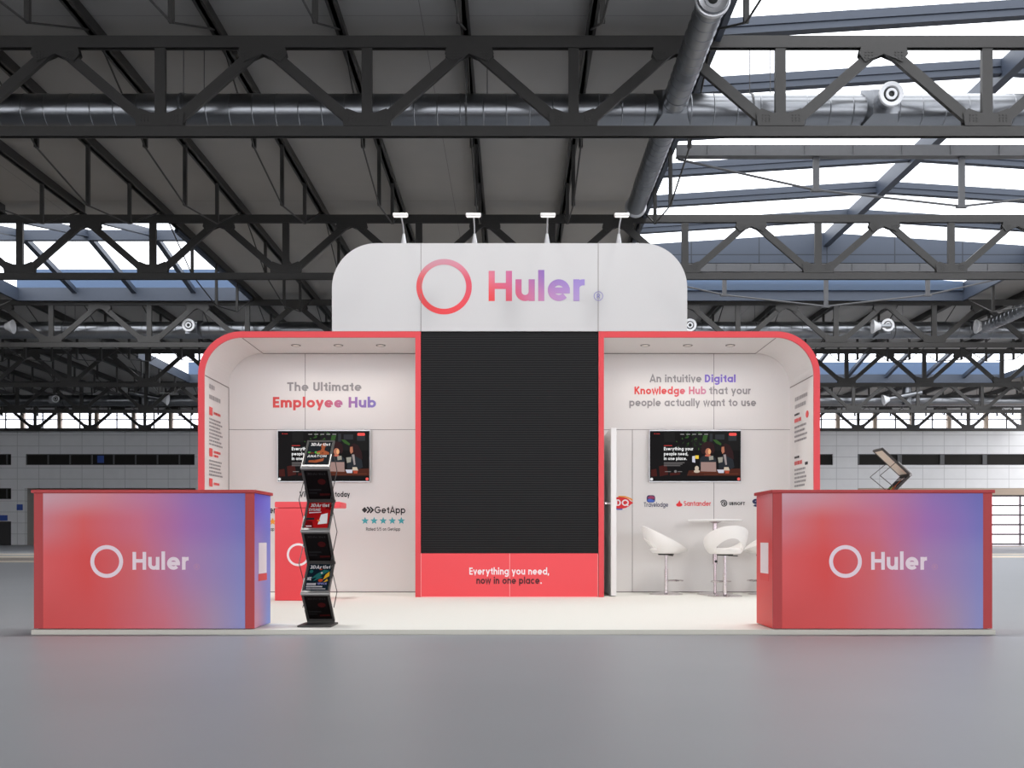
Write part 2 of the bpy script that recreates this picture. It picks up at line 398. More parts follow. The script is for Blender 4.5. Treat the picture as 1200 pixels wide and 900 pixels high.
FLOOR = panel_mat('sealed_concrete', S(158, 161, 166), 0.42, 6, 6, width=0.0, dark=0.9, axes=(0, 1), grain=0.04)
fb = FLOOR.node_tree.nodes['Principled BSDF']; fb.inputs['Specular IOR Level'].default_value = 0.28
mb = MB(); mb.box(-90, 120, -60, 130, -0.3, 0); struct(mb.build('floor', FLOOR))
LINE = mat('beige_floor_paint', S(228, 214, 194), 0.5, grain=0.08)
LINE2 = mat('brown_floor_strip', S(150, 136, 120), 0.5, grain=0.1)
n = 0
for (x0, x1, y0, y1, m) in ((-55, 75, 42.3, 45.2, LINE), (-55, 75, 36.2, 39.6, LINE), (-55, -8, 31.6, 35.6, LINE2), (-55, -8, 29.2, 31.4, LINE), (20, 75, 78, 86, LINE2)):
    n += 1; mb = MB(); mb.box(x0, x1, y0, y1, 0.0, 0.004); struct(mb.build('trim_%d' % n, m))

# skylights: x0, x1, y0, y1, direction of the ridge
SKY = [(4.87, 22.87, 11.4, 51.85, 'y'), (-25.13, -13.13, 40.2, 51.85, 'x'), (10.87, 37.87, 68.3, 79.3, 'x'), (-25.13, -13.13, 68.3, 79.3, 'x')]
CEILM = panel_mat('roof_deck', S(172, 169, 166), 0.85, 15.0, 13.5, width=0.02, dark=0.6, axes=(0, 1), grain=0.04, off=(2.2, 2.5))
def in_sky(x, y): return any(a < x < b and c < y < d for a, b, c, d, _ in SKY)
xs = sorted({HXL, HX} | {v for s in SKY for v in s[:2]}); ys = sorted({-30.0, 96.0} | {v for s in SKY for v in s[2:4]})
mb = MB()
for i in range(len(xs) - 1):
    for j in range(len(ys) - 1):
        if not in_sky((xs[i] + xs[i + 1]) / 2, (ys[j] + ys[j + 1]) / 2): mb.box(xs[i], xs[i + 1], ys[j], ys[j + 1], CEIL, CEIL + .1)
struct(mb.build('ceiling', CEILM))

SKYGLASS = glass_mat('roof_glass', (0.95, 0.97, 1.0, 1))
BLUEGLASS = translucent_mat('blue_end_glazing', S(140, 156, 178))
def skylight(idx, x0, x1, y0, y1, ridge):
    t = thing('window_%d' % idx, 'glazed gabled skylight in the grey roof', 'skylight', ((x0 + x1) / 2, (y0 + y1) / 2, CEIL)); t['kind'] = 'structure'
    ze, zr = (13.62, 14.2) if ridge == 'y' else (13.35, 14.55)
    w = 0.14
    for nm, b in (('front_curb', (x0, x1, y0, y0 + w)), ('curb', (x0, x0 + w, y0, y1)), ('curb', (x1 - w, x1, y0, y1)), ('curb', (x0, x1, y1 - w, y1))):
        MB().box(b[0], b[1], b[2], b[3], CEIL - .02 if nm == 'front_curb' else 12.68, ze - .02).build('curb', SKYFRAME, t)
    xm, ym = (x0 + x1) / 2, (y0 + y1) / 2
    if ridge == 'y':
        g = MB(); g.add([(x0, y0, ze), (xm, y0, zr), (xm, y1, zr), (x0, y1, ze), (x1, y0, ze), (x1, y1, ze)], [(0, 1, 2, 3), (1, 4, 5, 2)]); g.build('glass_pane', SKYGLASS, t)
        MB().box(xm - .14, xm + .14, y0, 45.29, zr - .6, zr - .05).build('ridge_beam', SKYFRAME, t)
        y = 45.35 - 3.3
        while y > y0 + 1:
            rb = MB(); d = .42
            for (za, dd, hw) in ((0.0, d, .05), (d - .02, .05, .13), (d * .45, .05, .09)):
                rb.prism([(x0, ze - za - dd), (xm, zr - za - dd), (x1, ze - za - dd), (x1, ze - za), (xm, zr - za), (x0, ze - za)], y - hw, y + hw)
            rb.build('rafter', SKYFRAME, t); y -= 3.3
        # solid gable wall across the skylight
        gw = MB(); gw.prism([(x0, 12.86), (x1, 12.86), (x1, ze), (xm, zr), (x0, ze)], 45.3, 45.46)
        gw.build('gable_wall', panel_mat('gable_cladding', S(68, 76, 90), .6, 3.0, 30, width=.05, dark=.4), t)
        ge = MB(); ge.prism([(x0 + .2, ze - .45), (x1 - .2, ze - .45), (x1 - .2, ze - .02), (xm, zr - .05), (x0 + .2, ze - .02)], y1 - .3, y1 - .26); ge.build('end_glazing', BLUEGLASS, t)
    else:
        g = MB(); g.add([(x0, y0, ze), (x1, y0, ze), (x1, ym, zr), (x0, ym, zr), (x0, y1, ze), (x1, y1, ze)], [(0, 1, 2, 3), (3, 2, 5, 4)]); g.build('glass_pane', SKYGLASS, t)
        MB().box(x0, x1, ym - .12, ym + .12, zr - .5, zr - .04).build('ridge_beam', SKYFRAME, t)
        x = x0 + 3
        while x < x1 - 1:
            rb = MB()
            for za, dd, hw in ((0, .3, .05), (.28, .05, .12)):
                vs = [(x + sx * hw, yy, zz) for sx in (-1, 1) for yy, zz in ((y0, ze - za - dd), (ym, zr - za - dd), (y1, ze - za - dd), (y1, ze - za), (ym, zr - za), (y0, ze - za))]
                rb.add(vs, [(0, 1, 4, 5), (1, 2, 3, 4), (11, 10, 7, 6), (10, 9, 8, 7)] + [(i, i + 6, (i + 1) % 6 + 6, (i + 1) % 6) for i in range(6)])
            rb.build('rafter', SKYFRAME, t); x += 3
        MB().box(x0, x1, y1 + .02, y1 + .06, ze - .06, ze + .95).build('end_glazing', BLUEGLASS, t)
for i, s in enumerate(SKY): skylight(i + 1, *s)

# far wall -----------------------------------------------------------------
WY = 95.0
WALLM = panel_mat('grey_wall_cladding', S(234, 234, 235), 0.7, 2.0, 1.02, width=0.055, dark=0.72, grain=0.05)
wt = Z(503.6, WY)                                            # wall top, the clerestory above
wx = lambda px: X(px, WY)
strip = (Z(545, WY), Z(532, WY))
holes = [(wx(30), wx(228), *strip), (-70 + 3, wx(13), *strip), (-67, wx(13), Z(585, WY), Z(572, WY)),
         (-67, wx(13), 0, Z(611, WY)), (wx(29), wx(229), 0, Z(572, WY)),
         (wx(1005), 66, *strip), (wx(935), wx(976), *strip), (wx(1005), 66, 0, Z(572, WY))]
def pierced_wall(name, m, x0, x1, z0, z1, y0, y1, holes):
    xs = sorted({x0, x1} | {max(x0, min(x1, h[i])) for h in holes for i in (0, 1)}); zs = sorted({z0, z1} | {h[i] for h in holes for i in (2, 3)})
    w = MB()
    for i in range(len(xs) - 1):
        j = 0
        while j < len(zs) - 1:
            cx = (xs[i] + xs[i + 1]) / 2
            solid = lambda jj: not any(h[0] < cx < h[1] and h[2] < (zs[jj] + zs[jj + 1]) / 2 < h[3] for h in holes)
            if solid(j):
                k = j
                while k + 1 < len(zs) - 1 and solid(k + 1): k += 1
                w.box(xs[i], xs[i + 1], y0, y1, zs[j], zs[k + 1]); j = k + 1
            else: j += 1
    return struct(w.build(name, m))
pierced_wall('wall_back', WALLM, -70, 66, 0, wt, WY, WY + .5, holes)
PANE = mat('dark_window_glass', S(44, 42, 40), 0.5, spec=.08, grain=0.2, gscale=.6)
MULL = mat('window_mullion', S(86, 86, 88), 0.5)
wn = len(SKY)
def strip_window(x0, x1, z0, z1, step, mw=.12):
    global wn; wn += 1
    t = thing('window_%d' % wn, 'dark strip window in the far grey wall', 'window', ((x0 + x1) / 2, WY + .2, z0)); t['kind'] = 'structure'
    MB().box(x0, x1, WY + .22, WY + .26, z0, z1).build('glass_pane', PANE, t)
    fr = MB(); fr.box(x0, x1, WY + .1, WY + .2, z0, z0 + .06); fr.box(x0, x1, WY + .1, WY + .2, z1 - .06, z1)
    x = x0
    while x < x1 + .01: fr.box(x - mw / 2, x + mw / 2, WY + .1, WY + .2, z0 + .06, z1 - .06); x += step
    fr.build('window_frame', MULL, t)
strip_window(wx(30), wx(228), *strip, 2.03)
strip_window(-67, wx(13), *strip, 2.0)
strip_window(-67, wx(13), Z(585, WY), Z(572, WY), 2.0)
strip_window(wx(935), wx(976), *strip, 2.0)
strip_window(wx(1005), 66, *strip, 3.95, .4)
# dark doorway bottom left
d = thing('door_1', 'dark double door at the foot of the far wall', 'door', (-56, WY, 0)); d['kind'] = 'structure'
q = MB(); q.box(-67, wx(13), WY + .2, WY + .28, 0, Z(611, WY)); q.build('door_panel', mat('dark_door', S(52, 50, 50), .5, grain=.1, gscale=1), d)
# recess on the left, its lintel
REC = mat('recess_plaster', S(166, 162, 156), .8, grain=.05, gscale=1)
q = MB(); q.box(wx(29) - .5, wx(229) + .5, WY + 5, WY + 5.3, 0, Z(572, WY) + .6); q.box(wx(29) - .4, wx(29) - .02, WY + .5, WY + 5, 0, Z(572, WY) + .6); q.box(wx(229) + .02, wx(229) + .4, WY + .5, WY + 5, 0, Z(572, WY) + .6)
struct(q.build('wall_recess', REC))
q = MB(); q.box(wx(29) - .4, wx(229) + .4, WY + .5, WY + 5, Z(572, WY) + .02, Z(572, WY) + .4); struct(q.build('ceiling_recess', REC))
LINT = mat('beige_lintel', S(176, 158, 142), .7, grain=.05, gscale=2)
MB().box(wx(1005) + .05, 65.9, WY + .02, WY + .6, Z(580, WY), Z(572, WY) - .02).build('trim_6', LINT)['kind'] = 'structure'
# glazed gate under the lintel on the right
gz = Z(580, WY)
wn += 1; g = thing('window_%d' % wn, 'glazed gate with dark bars in the far wall', 'window', (50, WY, 0)); g['kind'] = 'structure'
fr = MB()
for k in range(6): z = .12 + (gz - .2) * k / 5; fr.box(wx(1005) + .1, 65.8, WY + .2, WY + .3, z - .08, z + .08)
x = wx(1197)
for k in range(-3, 4):
    xx = x + k * 5.2
    if wx(1005) + .2 < xx < 65.6: fr.box(xx - .07, xx + .07, WY + .18, WY + .32, 0, gz)
fr.build('window_frame', mat('gate_bar', S(58, 54, 54), .5), g)
MB().box(wx(1005) + .1, 65.8, WY + .34, WY + .36, .02, gz).build('glass_pane', glass_mat('gate_glass', (.93, .86, .88, 1)), g)
# clerestory: beige posts and glazed bays between wall top and roof
CH = Z(482.5, WY)
struct(MB().box(-70, 66, WY + .0, WY + .5, CH + .01, CEIL).build('trim_7', WALLM))
POST = mat('beige_post', S(214, 196, 178), .7, grain=.04, gscale=2)
BAR = mat('clerestory_bar', S(52, 50, 50), .5)
CG = glass_mat('clerestory_glass', (.96, .97, 1, 1))
p0 = wx(25.5); step = 43.5 * WY / F; k = -4; cn = 0
while p0 + step * k < 62:
    x = p0 + step * k; k += 1; cn += 1
    struct(MB().box(x - .17, x + .17, WY + .02, WY + .4, wt + .01, CH).build('column_%d' % cn, POST))
    wn += 1; t = thing('window_%d' % wn, 'bright clerestory bay between beige posts', 'window', (x + step / 2, WY + .2, wt)); t['kind'] = 'structure'
    MB().box(x + .18, x + step - .18, WY + .2, WY + .22, wt + .02, CH).build('glass_pane', CG, t)
    fr = MB()
    for z in (.12, .95, 1.6): fr.box(x + .18, x + step - .18, WY + .1, WY + .18, wt + z - .05, wt + z + .05)
    fr.box(x + step * .55 - .05, x + step * .55 + .05, WY + .08, WY + .18, wt + .05, CH)
    fr.build('window_frame', BAR, t)
# left side wall of the hall; the right side is open to daylight
struct(MB().box(-70.4, -70, -14, WY, 0, CEIL).build('wall_left', WALLM))
# notices on the far wall
NOT = mat('blue_notice', S(52, 84, 168), .5); NOT2 = mat('pale_notice', S(160, 170, 200), .5)
for (px, py, w, h, m, yy, lb) in ((23.3, 594.5, .55, .55, NOT, WY, 'small square blue notice on the far grey wall'),
                              (3, 607, .95, .5, NOT, WY, 'blue notice above the dark doorway at the left edge'),
                              ):
    c = P(px, py, yy); q = MB(); q.box(c.x - w / 2, c.x + w / 2, yy - .06, yy - .01, c.z - h / 2, c.z + h / 2)
    tag(q.build('wall_notice', m, None, bevel=.01), lb, 'sign')
c = P(117, 538, WY); q = MB(); q.box(c.x - .3, c.x + .3, WY + .16, WY + .2, c.z - .33, c.z + .33)
tag(q.build('window_poster', NOT, None), 'dark blue poster behind the left strip window', 'poster')

# ================================================================== ROOF STEEL
ZB0, ZB1 = EYE + 469.3 * T0 / F, EYE + 481 * T0 / F       # bottom chord
ZT0, ZT1 = EYE + 572.7 * T0 / F, EYE + 586.5 * T0 / F         # top chord
PB = ZT1 + .006                                           # underside of the purlins, resting on the top chords
ordn = ['nearest', 'second', 'third', 'fourth', 'fifth', 'furthest']
trlab = ['nearest dark steel roof truss, crossing the whole top of the frame', 'second roof truss back, running just behind the white header sign',
         'third roof truss back, level with the round duct nozzle beside the left booth', 'fourth roof truss back, its bottom chord level with the booth corners',
         'fifth roof truss back, in front of the far skylights', 'last roof truss, in front of the bright clerestory windows of the far wall']
for ti, ty in enumerate(TY):
    half = .5 * ty + 7
    k0 = math.floor((-half - 1.47) / 5); k1 = math.ceil((half - 1.47) / 5)
    k1 = min(k1, 9); xa, xb = 1.47 + 5 * k0, 1.47 + 5 * k1
    t = thing('roof_truss', trlab[ti], 'truss', (1.47, ty, ZB0))
    for nm, z0, z1 in (('bottom_chord', ZB0, ZB1), ('top_chord', ZT0, ZT1)):
        c = MB(); xq, xw_ = xa - .3, xb + .3
        c.box(xq, xw_, ty - .085, ty - .06, z0, z1); c.box(xq, xw_, ty + .06, ty + .085, z0, z1); c.box(xq, xw_, ty - .06, ty + .06, z1 - .03, z1)
        c.build(nm, STEEL, t)
    for k in range(k0, k1 + 1):
        x = 1.47 + 5 * k
        MB().box(x - .125, x + .125, ty - .065, ty + .065, ZB1 + .001, ZT0 - .001).build('vertical', STEEL, t)
        gs = [('b', x, 1)] + ([('t', x + 2.48, -1)] if k < k1 else [])
        for _, gx, s in gs:
            zb = ZB1 if s > 0 else ZT0; zz = lambda a: zb + s * a
            w0, w1 = (.62, .40) if s > 0 else (.56, .46)
            poly = ([(gx - .56, zz(.002)), (gx + .56, zz(.002)), (gx + .60, zz(.3)), (gx + .48, zz(.42)), (gx + .2, zz(.31)), (gx - .2, zz(.31)), (gx - .48, zz(.42)), (gx - .60, zz(.3))]
                    if s > 0 else [(gx - .55, zz(.002)), (gx - .59, zz(.16)), (gx - .45, zz(.35)), (gx, zz(.16)), (gx + .45, zz(.35)), (gx + .59, zz(.16)), (gx + .55, zz(.002))])
            gm = MB()
            for yy in (ty - .1, ty + .075): gm.prism(poly, yy, yy + .025)
            if ti < 2:
                for bx in (-.44, -.36, -.28, .28, .36, .44):
                    for bz in (.06, .13, .2): gm.cyl((gx + bx, ty - .09, zz(bz + .06)), (gx + bx, ty - .112, zz(bz + .06)), .02, n=6)
            gm.build('gusset_plate', STEEL, t)
        if k < k1:
            xm = x + 2.48; xe = x + 5
            for a, b in ((x, xm), (xe, xm)):
                sg = 1 if b > a else -1
                MB().bar((a + sg * .25, ty, ZB1 + .02), (b - sg * .12, ty, ZT0 - .02), .25, .12).build('diagonal', STEEL, t)

# purlins with hung tie rods
def nth(n): return ['', 'first', 'second', 'third', 'fourth', 'fifth', 'sixth', 'seventh', 'eighth', 'ninth', 'tenth', 'eleventh', 'twelfth', 'thirteenth', 'fourteenth', 'fifteenth', 'sixteenth', 'seventeenth', 'eighteenth', 'nineteenth'][n]
bays = [(T0 - DT, T0)] + [(a, b) for a, b in zip(TY[:-1], TY[1:])]
for kx, x in enumerate(PX):
    n = kx - 18
    bl = []
    for (a, b) in bays:
        ym = (a + b) / 2
        if any(s[0] + .2 < x < s[1] - .2 and s[2] - .5 < ym < s[3] + .5 for s in SKY): continue
        if abs(x) > .5 * b + 5 or x > HX: continue
        bl.append((a, b))
    if not bl: continue
    where = 'dark roof purlin with hung tie rods, straight above the middle of the header sign' if n == 0 else \
        'dark purlin with hung tie rods, %s to the %s of the header sign middle' % (nth(abs(n)), 'right' if n > 0 else 'left')
    t = thing('roof_purlin', where, 'purlin', (x, bl[0][0], PB), 'purlins under the roof deck')
    for (a, b) in bl:
        a2, b2 = a + .002, b - .002
        c = MB(); c.box(x - .05, x + .05, a2, b2, PB, CEIL); c.box(x - .12, x + .12, a2, b2, PB, PB + .04); c.build('beam', STEEL, t)
        pp = [(a + .25 * DT, 11.46), (a + .5 * DT, 10.97), (a + .75 * DT, 11.46)]
        for yy, zl in pp: MB().box(x - .055, x + .055, yy - .055, yy + .055, zl, PB).build('hanger_post', STEEL, t)
        MB().tube([(x, a2 + .32, PB + .02)] + [(x, yy, zl) for yy, zl in pp] + [(x, b2 - .32, PB + .02)], .026, n=6).build('tie_rod', STEEL, t)

# king-post beams below the big skylight
for yb, lb in ((31.65, 'grey trussed beam with hanging posts under the skylight behind the nearest truss'), (45.35, 'grey trussed beam with hanging posts under the gable wall of the skylight')):
    t = thing('skylight_beam', lb, 'beam', (13.87, yb, 12.3))
    c = MB(); c.box(5.05, 22.7, yb - .06, yb + .06, 12.48, 12.83); c.box(5.05, 22.7, yb - .16, yb + .16, 12.46, 12.5)
    for k in range(12): c.box(6 + k * 1.5, 6.04 + k * 1.5, yb - .1, yb - .05, 12.5, 12.82)
    c.build('beam', STEEL2, t)
    pz = {9.37: 11.45, 13.87: 10.95, 18.37: 11.45}
    for px_, pz_ in pz.items():
        c = MB(); c.box(px_ - .09, px_ + .09, yb - .05, yb + .05, pz_, 12.5); c.box(px_ - .16, px_ + .16, yb - .07, yb + .07, pz_ - .05, pz_ + .03); c.build('hanger_post', STEEL2, t)
    MB().tube([(5.1, yb, 12.4), (9.37, yb, 11.45), (13.87, yb, 10.95), (18.37, yb, 11.45), (22.6, yb, 12.4)], .035, n=6).build('tie_rod', STEEL2, t)

# ventilation ducts
NOZ_W = mat('white_nozzle', S(236, 236, 238), .35)
def nozzle(t, tip, direction, r, base_len, name='air_nozzle'):
    """stub pipe with white face ring and dark eye; direction = pointing way"""
    d = Vector(direction).normalized(); tip = Vector(tip)
    m = MB(); m.lathe(tip - d * base_len, d, [(0, r * .72), (base_len - .1, r * .72), (base_len - .08, r * .8), (base_len - .06, r * .72)]); nz = m.build(name, GALV, t, smooth=True)
    m = MB(); m.lathe(tip - d * .1, d, [(0, r * .74), (.03, r), (.1, r), (.11, r * .95), (.1, r * .66), (.03, r * .6)]); m.build('face_ring', NOZ_W, nz, smooth=True)
    m = MB(); m.lathe(tip - d * .05, d, [(0, r * .62), (.0, r * .0)]); m.build('throat', BLACK, nz)
    m = MB(); m.lathe(tip - d * .04, d, [(0, r * .46), (.05, r * .46), (.05, r * .26), (.02, r * .24)]); m.build('inner_ring', NOZ_W, nz, smooth=True)
    m = MB(); m.lathe(tip - d * .035, d, [(0, r * .26), (.01, 0)]); m.build('eye', BLACK, nz)
    return nz
def cone_nozzle(t, tip, direction, r, ln):
    d = Vector(direction).normalized(); tip = Vector(tip)
    m = MB(); m.lathe(tip - d * ln, d, [(0, r * .45), (ln - r * 1.1, r * .45)]); nz = m.build('air_nozzle', GALV, t, smooth=True)
    m = MB(); m.lathe(tip - d * (r * 1.1), d, [(0, r * .45), (r * .3, r * .55), (r * 1.05, r), (r * 1.1, r), (r * 1.05, r * .9), (r * .4, r * .3), (r * .4, 0)]); m.build('face_ring', NOZ_W, nz, smooth=True)
def duct(ty, label, half):
    yc, zc, r = ty + 1.25, EYE + 10.82, .44
    t = thing('ventilation_duct', label, 'duct', (0, yc, zc - r))
    prof = []; x = -half
    while x < half:
        prof += [(x, r), (x + .255, r), (x + .265, r), (x + .28, r + .012), (x + .295, r), (x + .305, r)]; x += .58
    MB().lathe((0, yc, zc), (1, 0, 0), prof, n=28).build('pipe', GALV, t, smooth=True)
    x = -half + 3.4; 
    while x < half:
        for xx in (x + .025, x + .55): MB().cyl((xx, yc, zc + r), (xx, yc, CEIL), .012, n=5).build('hanger_rod', STEEL2, t)
        h = MB(); h.lathe((x, yc, zc), (1, 0, 0), [(0, r + .005), (0, r + .02), (.05, r + .02), (.05, r + .005)], n=20); h.build('strap', STEEL2, t); x += 7.2
    return t, yc, zc, r
def saddle(t, x, yc, zc, r, front=True, name='saddle_box'):
    s = -1 if front else 1
    y0_ = yc + s * .2; y1 = yc + s * (r + .2); a, b = .47, .3
    vs = [(x - a, y0_, zc - a), (x + a, y0_, zc - a), (x + a, y0_, zc + a), (x - a, y0_, zc + a), (x - b, y1, zc - b), (x + b, y1, zc - b), (x + b, y1, zc + b), (x - b, y1, zc + b)]
    MB_ = MB(); MB_.add(vs, [(4, 5, 6, 7), (0, 1, 5, 4), (1, 2, 6, 5), (2, 3, 7, 6), (3, 0, 4, 7)]); MB_.build(name, GALV, t)
t, yc, zc, r = duct(TY[0], 'silver ventilation duct along the nearest truss with a long branch pipe', 19)
saddle(t, 9.25, yc, zc, r); nozzle(t, (9.25, yc - 1.05, zc + .02), (0, -1, -.03), .3, .5)
bx = 4.02
saddle(t, bx, yc, zc, r); saddle(t, bx, yc, zc, r, False)
prof = [(0, .30)]
y = .0
while y < 4.9: prof += [(y + .02, .30), (y + .28, .30), (y + .295, .30), (y + .31, .312), (y + .325, .30), (y + .34, .30)]; y += .4
bp = MB().lathe((bx, yc - .4, zc), (0, -1, .0), prof, n=24).build('branch_pipe', GALV, t, smooth=True)
MB().lathe((bx, yc - 5.35, zc), (0, -1, 0), [(0, .3), (.05, .36), (.14, .36), (.15, .33), (.1, .22), (.1, .16), (.12, .16), (.12, 0)], n=24).build('face_ring', PALE_METAL, bp, smooth=True)
MB().lathe((bx, yc - 5.475, zc), (0, -1, 0), [(0, .1), (.004, 0)], n=16).build('eye', BLACK, bp)
prof2 = [(a, b) for a, b in prof]
bp2 = MB().lathe((bx, yc + .4, zc), (0, 1, 0), prof2 + [(6.6, .3), (7.0, .3)], n=24).build('branch_pipe', GALV, t, smooth=True)
MB().lathe((bx, yc + 7.35, zc), (0, 1, 0), [(0, .3), (.05, .35), (.16, .35), (.16, .0)], n=24).build('face_ring', PALE_METAL, bp2, smooth=True)
t, yc, zc, r = duct(TY[2], 'silver ventilation duct along the third truss with white ringed nozzles', 34)
for px_, c in ((222, 'f'), (808, 'f'), (1039, 'f'), (2, 'l'), (1022, 'L'), (1143, 'L')):
    x = X(px_, yc - .9)
    if c == 'f': saddle(t, x, yc, zc, r); nozzle(t, (x, yc - 1.1, zc + .05), (0, -1, 0), .33, .6)
    elif c == 'l': cone_nozzle(t, (x + .6, yc - .9, zc), (1, .06, 0), .36, 2.2)
    else:
        cone_nozzle(t, (x, yc - .95, zc), (-1, .05, 0), .36, .9)
        if px_ > 1100: saddle(t, x + .5, yc, zc, r); MB().lathe((x + .5, yc - .4, zc), (0, -1, 0), [(k * .4 + dd, .3 + e) for k in range(14) for dd, e in ((0, 0), (.34, 0), (.355, 0), (.37, .012), (.385, 0))], n=20).build('branch_pipe', GALV, t, smooth=True)
t, yc, zc, r = duct(TY[4], 'silver ventilation duct along the fifth truss with side pointing cone nozzles', 46)
saddle(t, X(66, yc), yc, zc, r); nozzle(t, (X(66, yc - .9), yc - 1.05, zc), (0, -1, 0), .3, .6)
for px_, s in ((197, 1), (1035, -1)):
    x = X(px_, yc - 1)
    cone_nozzle(t, (x, yc - 1, zc - .1), (s, .05, -.2), .42, 3.0)
    MB().cyl((x - s * 2.1, yc - .35, zc - .4), (x - s * 2.1, yc - .35, zc + 1.0), .36, n=16).build('riser', GALV, t, smooth=True)

# ================================================================== STAND
YF, YB = 11.53, 12.53          # booth fronts and back walls
ZP = 0.037                     # platform top
PY0, PY1 = 7.456, 12.75
mb = MB(); mb.prism([(-3.504, 0.002), (3.511, 0.002), (3.511, ZP), (-3.504, ZP)], PY0, 8.6)
mb.prism([(-3.6, 0.002), (3.56, 0.002), (3.56, ZP), (-3.6, ZP)], 8.6, PY1)
pl = thing('exhibition_platform', 'low ivory carpeted platform under the whole stand', 'platform', (0, 10, 0))
mb.build('carpet_deck', W_CARPET, pl)
mb = MB(); mb.box(-3.504, 3.511, PY0 - .006, PY0 - .0005, 0.002, ZP); mb.build('edge_trim', W_EDGE, pl)

zt = Z(388.3, YF); th = .067; tr = .49
def booth(side):
    if side < 0: xo, xi = X(232, YF), X(493, YF)
    else: xo, xi = X(961, YF), X(701.5, YF)
    sg = side
    # outlines from the outer foot, round the corner, to the inner foot
    c = (xo - sg * tr, zt - tr)
    def outline(off):
        rr = tr - off; a = arc(c[0], c[1], rr, rr, 180, 90, 16) if side < 0 else arc(c[0], c[1], rr, rr, 0, 90, 16)
        o2 = off * .9
        return [(xo - sg * off, ZP)] + a + [(xi + sg * o2 * (1 if off else 0) * 1.0, zt - off), (xi + sg * o2, ZP)]
    O, I = outline(0), outline(th)
    t = thing('display_booth', 'left booth shell with rounded outer corner, under the words about the employee hub' if side < 0 else 'right booth shell with rounded outer corner, above the bar stools', 'booth', ((xo + xi) / 2, (YF + YB) / 2, ZP))
    flip = (lambda s: s) if side > 0 else (lambda s: s)
    MB().band(O, I, YF, YF + .03).build('edge_trim', RED_TRIM, t)
    MB().band(O, I, YF + .031, YB).build('shell', W_WHITE, t)
    bx0, bx1 = min(xo, xi) + .01, max(xo, xi) - .01
    # back wall follows the rounded corner
    bw = MB(); bw.prism([p for p in (I if side > 0 else I[::-1])], YB - .001, YB + .05); bw.build('back_wall', W_WHITE, t)
    # joints
    s = MB(); ys = YB - .003
    xin = xo - sg * th
    hz = Z(503.5, YB)
    x_a, x_b = (xin, xi + sg * .06)
    s.box(min(x_a, x_b), max(x_a, x_b), ys - .001, ys, hz - .003, hz + .003)
    vx = X(357.7 if side < 0 else 836.5, YB)
    s.box(vx - .003, vx + .003, ys - .001, ys, hz if side < 0 else ZP, zt - th)
    s.box(min(xo - sg * tr, x_b), max(xo - sg * tr, x_b), ys - .001, ys, zt - th - .008, zt - th)
    s.box(xin - sg * .008 if sg > 0 else xin, xin if sg > 0 else xin + .008, ys - .001, ys, ZP, zt - tr) if side < 0 else None
    s.box(min(x_a, x_b), max(x_a, x_b), ys - .001, ys, ZP, ZP + .012)
    if side > 0: v2 = X(741, YB); s.box(v2 - .003, v2 + .003, ys - .001, ys, ZP, hz)
    # joints of the rounded corner, on ceiling and side wall
    cx_ = xo - sg * tr; s.box(cx_ - .005, cx_ + .005, YF + .04, YB, zt - th - .003, zt - th - .001)
    s.box(min(xin - sg * .001, xin - sg * .003), max(xin - sg * .001, xin - sg * .003), YF + .04, YB, zt - tr - .006, zt - tr + .006)
    s.build('panel_joint', SEAM, t)
    return t, xin
BL, xil = booth(-1)
BR, xir = booth(1)
YW = YB - .004
def wl(name, txt, px0, px1, pyb, pycap, m, parent, s=.19, y=YW): return letter(name, txt, X(px0, y), X(px1, y), Z(pyb, y), (pyb - pycap) * y / F, y, m, parent, s)
# left booth wording
wl('lettering', 'The Ultimate', 336.5, 423.5, 458.2, 448.0, GREY_INK2, BL, .2)
wl('lettering', 'Employee Hub', 319.8, 440.6, 477.6, 465.2, EMP_INK, BL, .22)
wl('lettering', 'Visit', 351, 366.5, 582.3, 576, INK, BL, .2); wl('lettering', 'today', 392.5, 409.8, 582.3, 576, INK, BL, .2)
wl('lettering', 'GetApp', 439, 475, 601.5, 593.5, INK, BL, .17); wl('lettering', 'Rated 5/5 on GetApp', 429, 469, 622, 618, GREY_INK2 if False else INK, BL, .13)
wl('lettering', 'Capterra', 298, 331, 601.5, 593.5, INK, BL, .18); wl('lettering', 'Rated 5/5 on Capterra', 289, 331, 622, 618, INK, BL, .13)
mb = MB()
for k in range(3):
    c = P(427.3 + k * 3.6, 597.6, YW); h = .036
    if k == 0: mb.flat([(c.x - h, c.z), (c.x, c.z - h), (c.x + h, c.z), (c.x, c.z + h)], YW)
    else: stroke(mb, [(c.x - .008, c.z + h), (c.x + h - .008, c.z), (c.x - .008, c.z - h)], .02, YW)
mb.build('arrow_emblem', INK, BL)
def stars(px0, px1, py, m):
    for k in range(5):
        c = P(px0 + (px1 - px0) * k / 4, py, YW); pts = []
        for i in range(10):
            rr = .048 if i % 2 == 0 else .021; a = R(90 + 36 * i); pts.append((c.x + rr * math.cos(a), c.z + rr * math.sin(a)))
        st = MB(); vs = [(c.x, YW, c.z)] + [(a, YW, b) for a, b in pts]; st.add(vs, [(0, i + 1, (i + 1) % 10 + 1) for i in range(10)]); st.build('rating_star', m, BL)
stars(427.8, 470.3, 610.3, TEAL); stars(277, 319.5, 611.3, ORANGE)
# right booth wording
wl('lettering', 'An intuitive', 761.5, 822, 448, 439, GREY_INK2, BR, .19); wl('lettering', 'Digital', 826, 862, 448, 439, VIOLET_INK, BR, .21)
wl('lettering', 'Knowledge Hub', 743.5, 827.5, 462, 453, HUB_INK, BR, .21); wl('lettering', 'that your', 831, 880.5, 462, 453, GREY_INK2, BR, .19)
wl('lettering', 'people actually want to use', 737.5, 886, 476, 467, GREY_INK2, BR, .19)
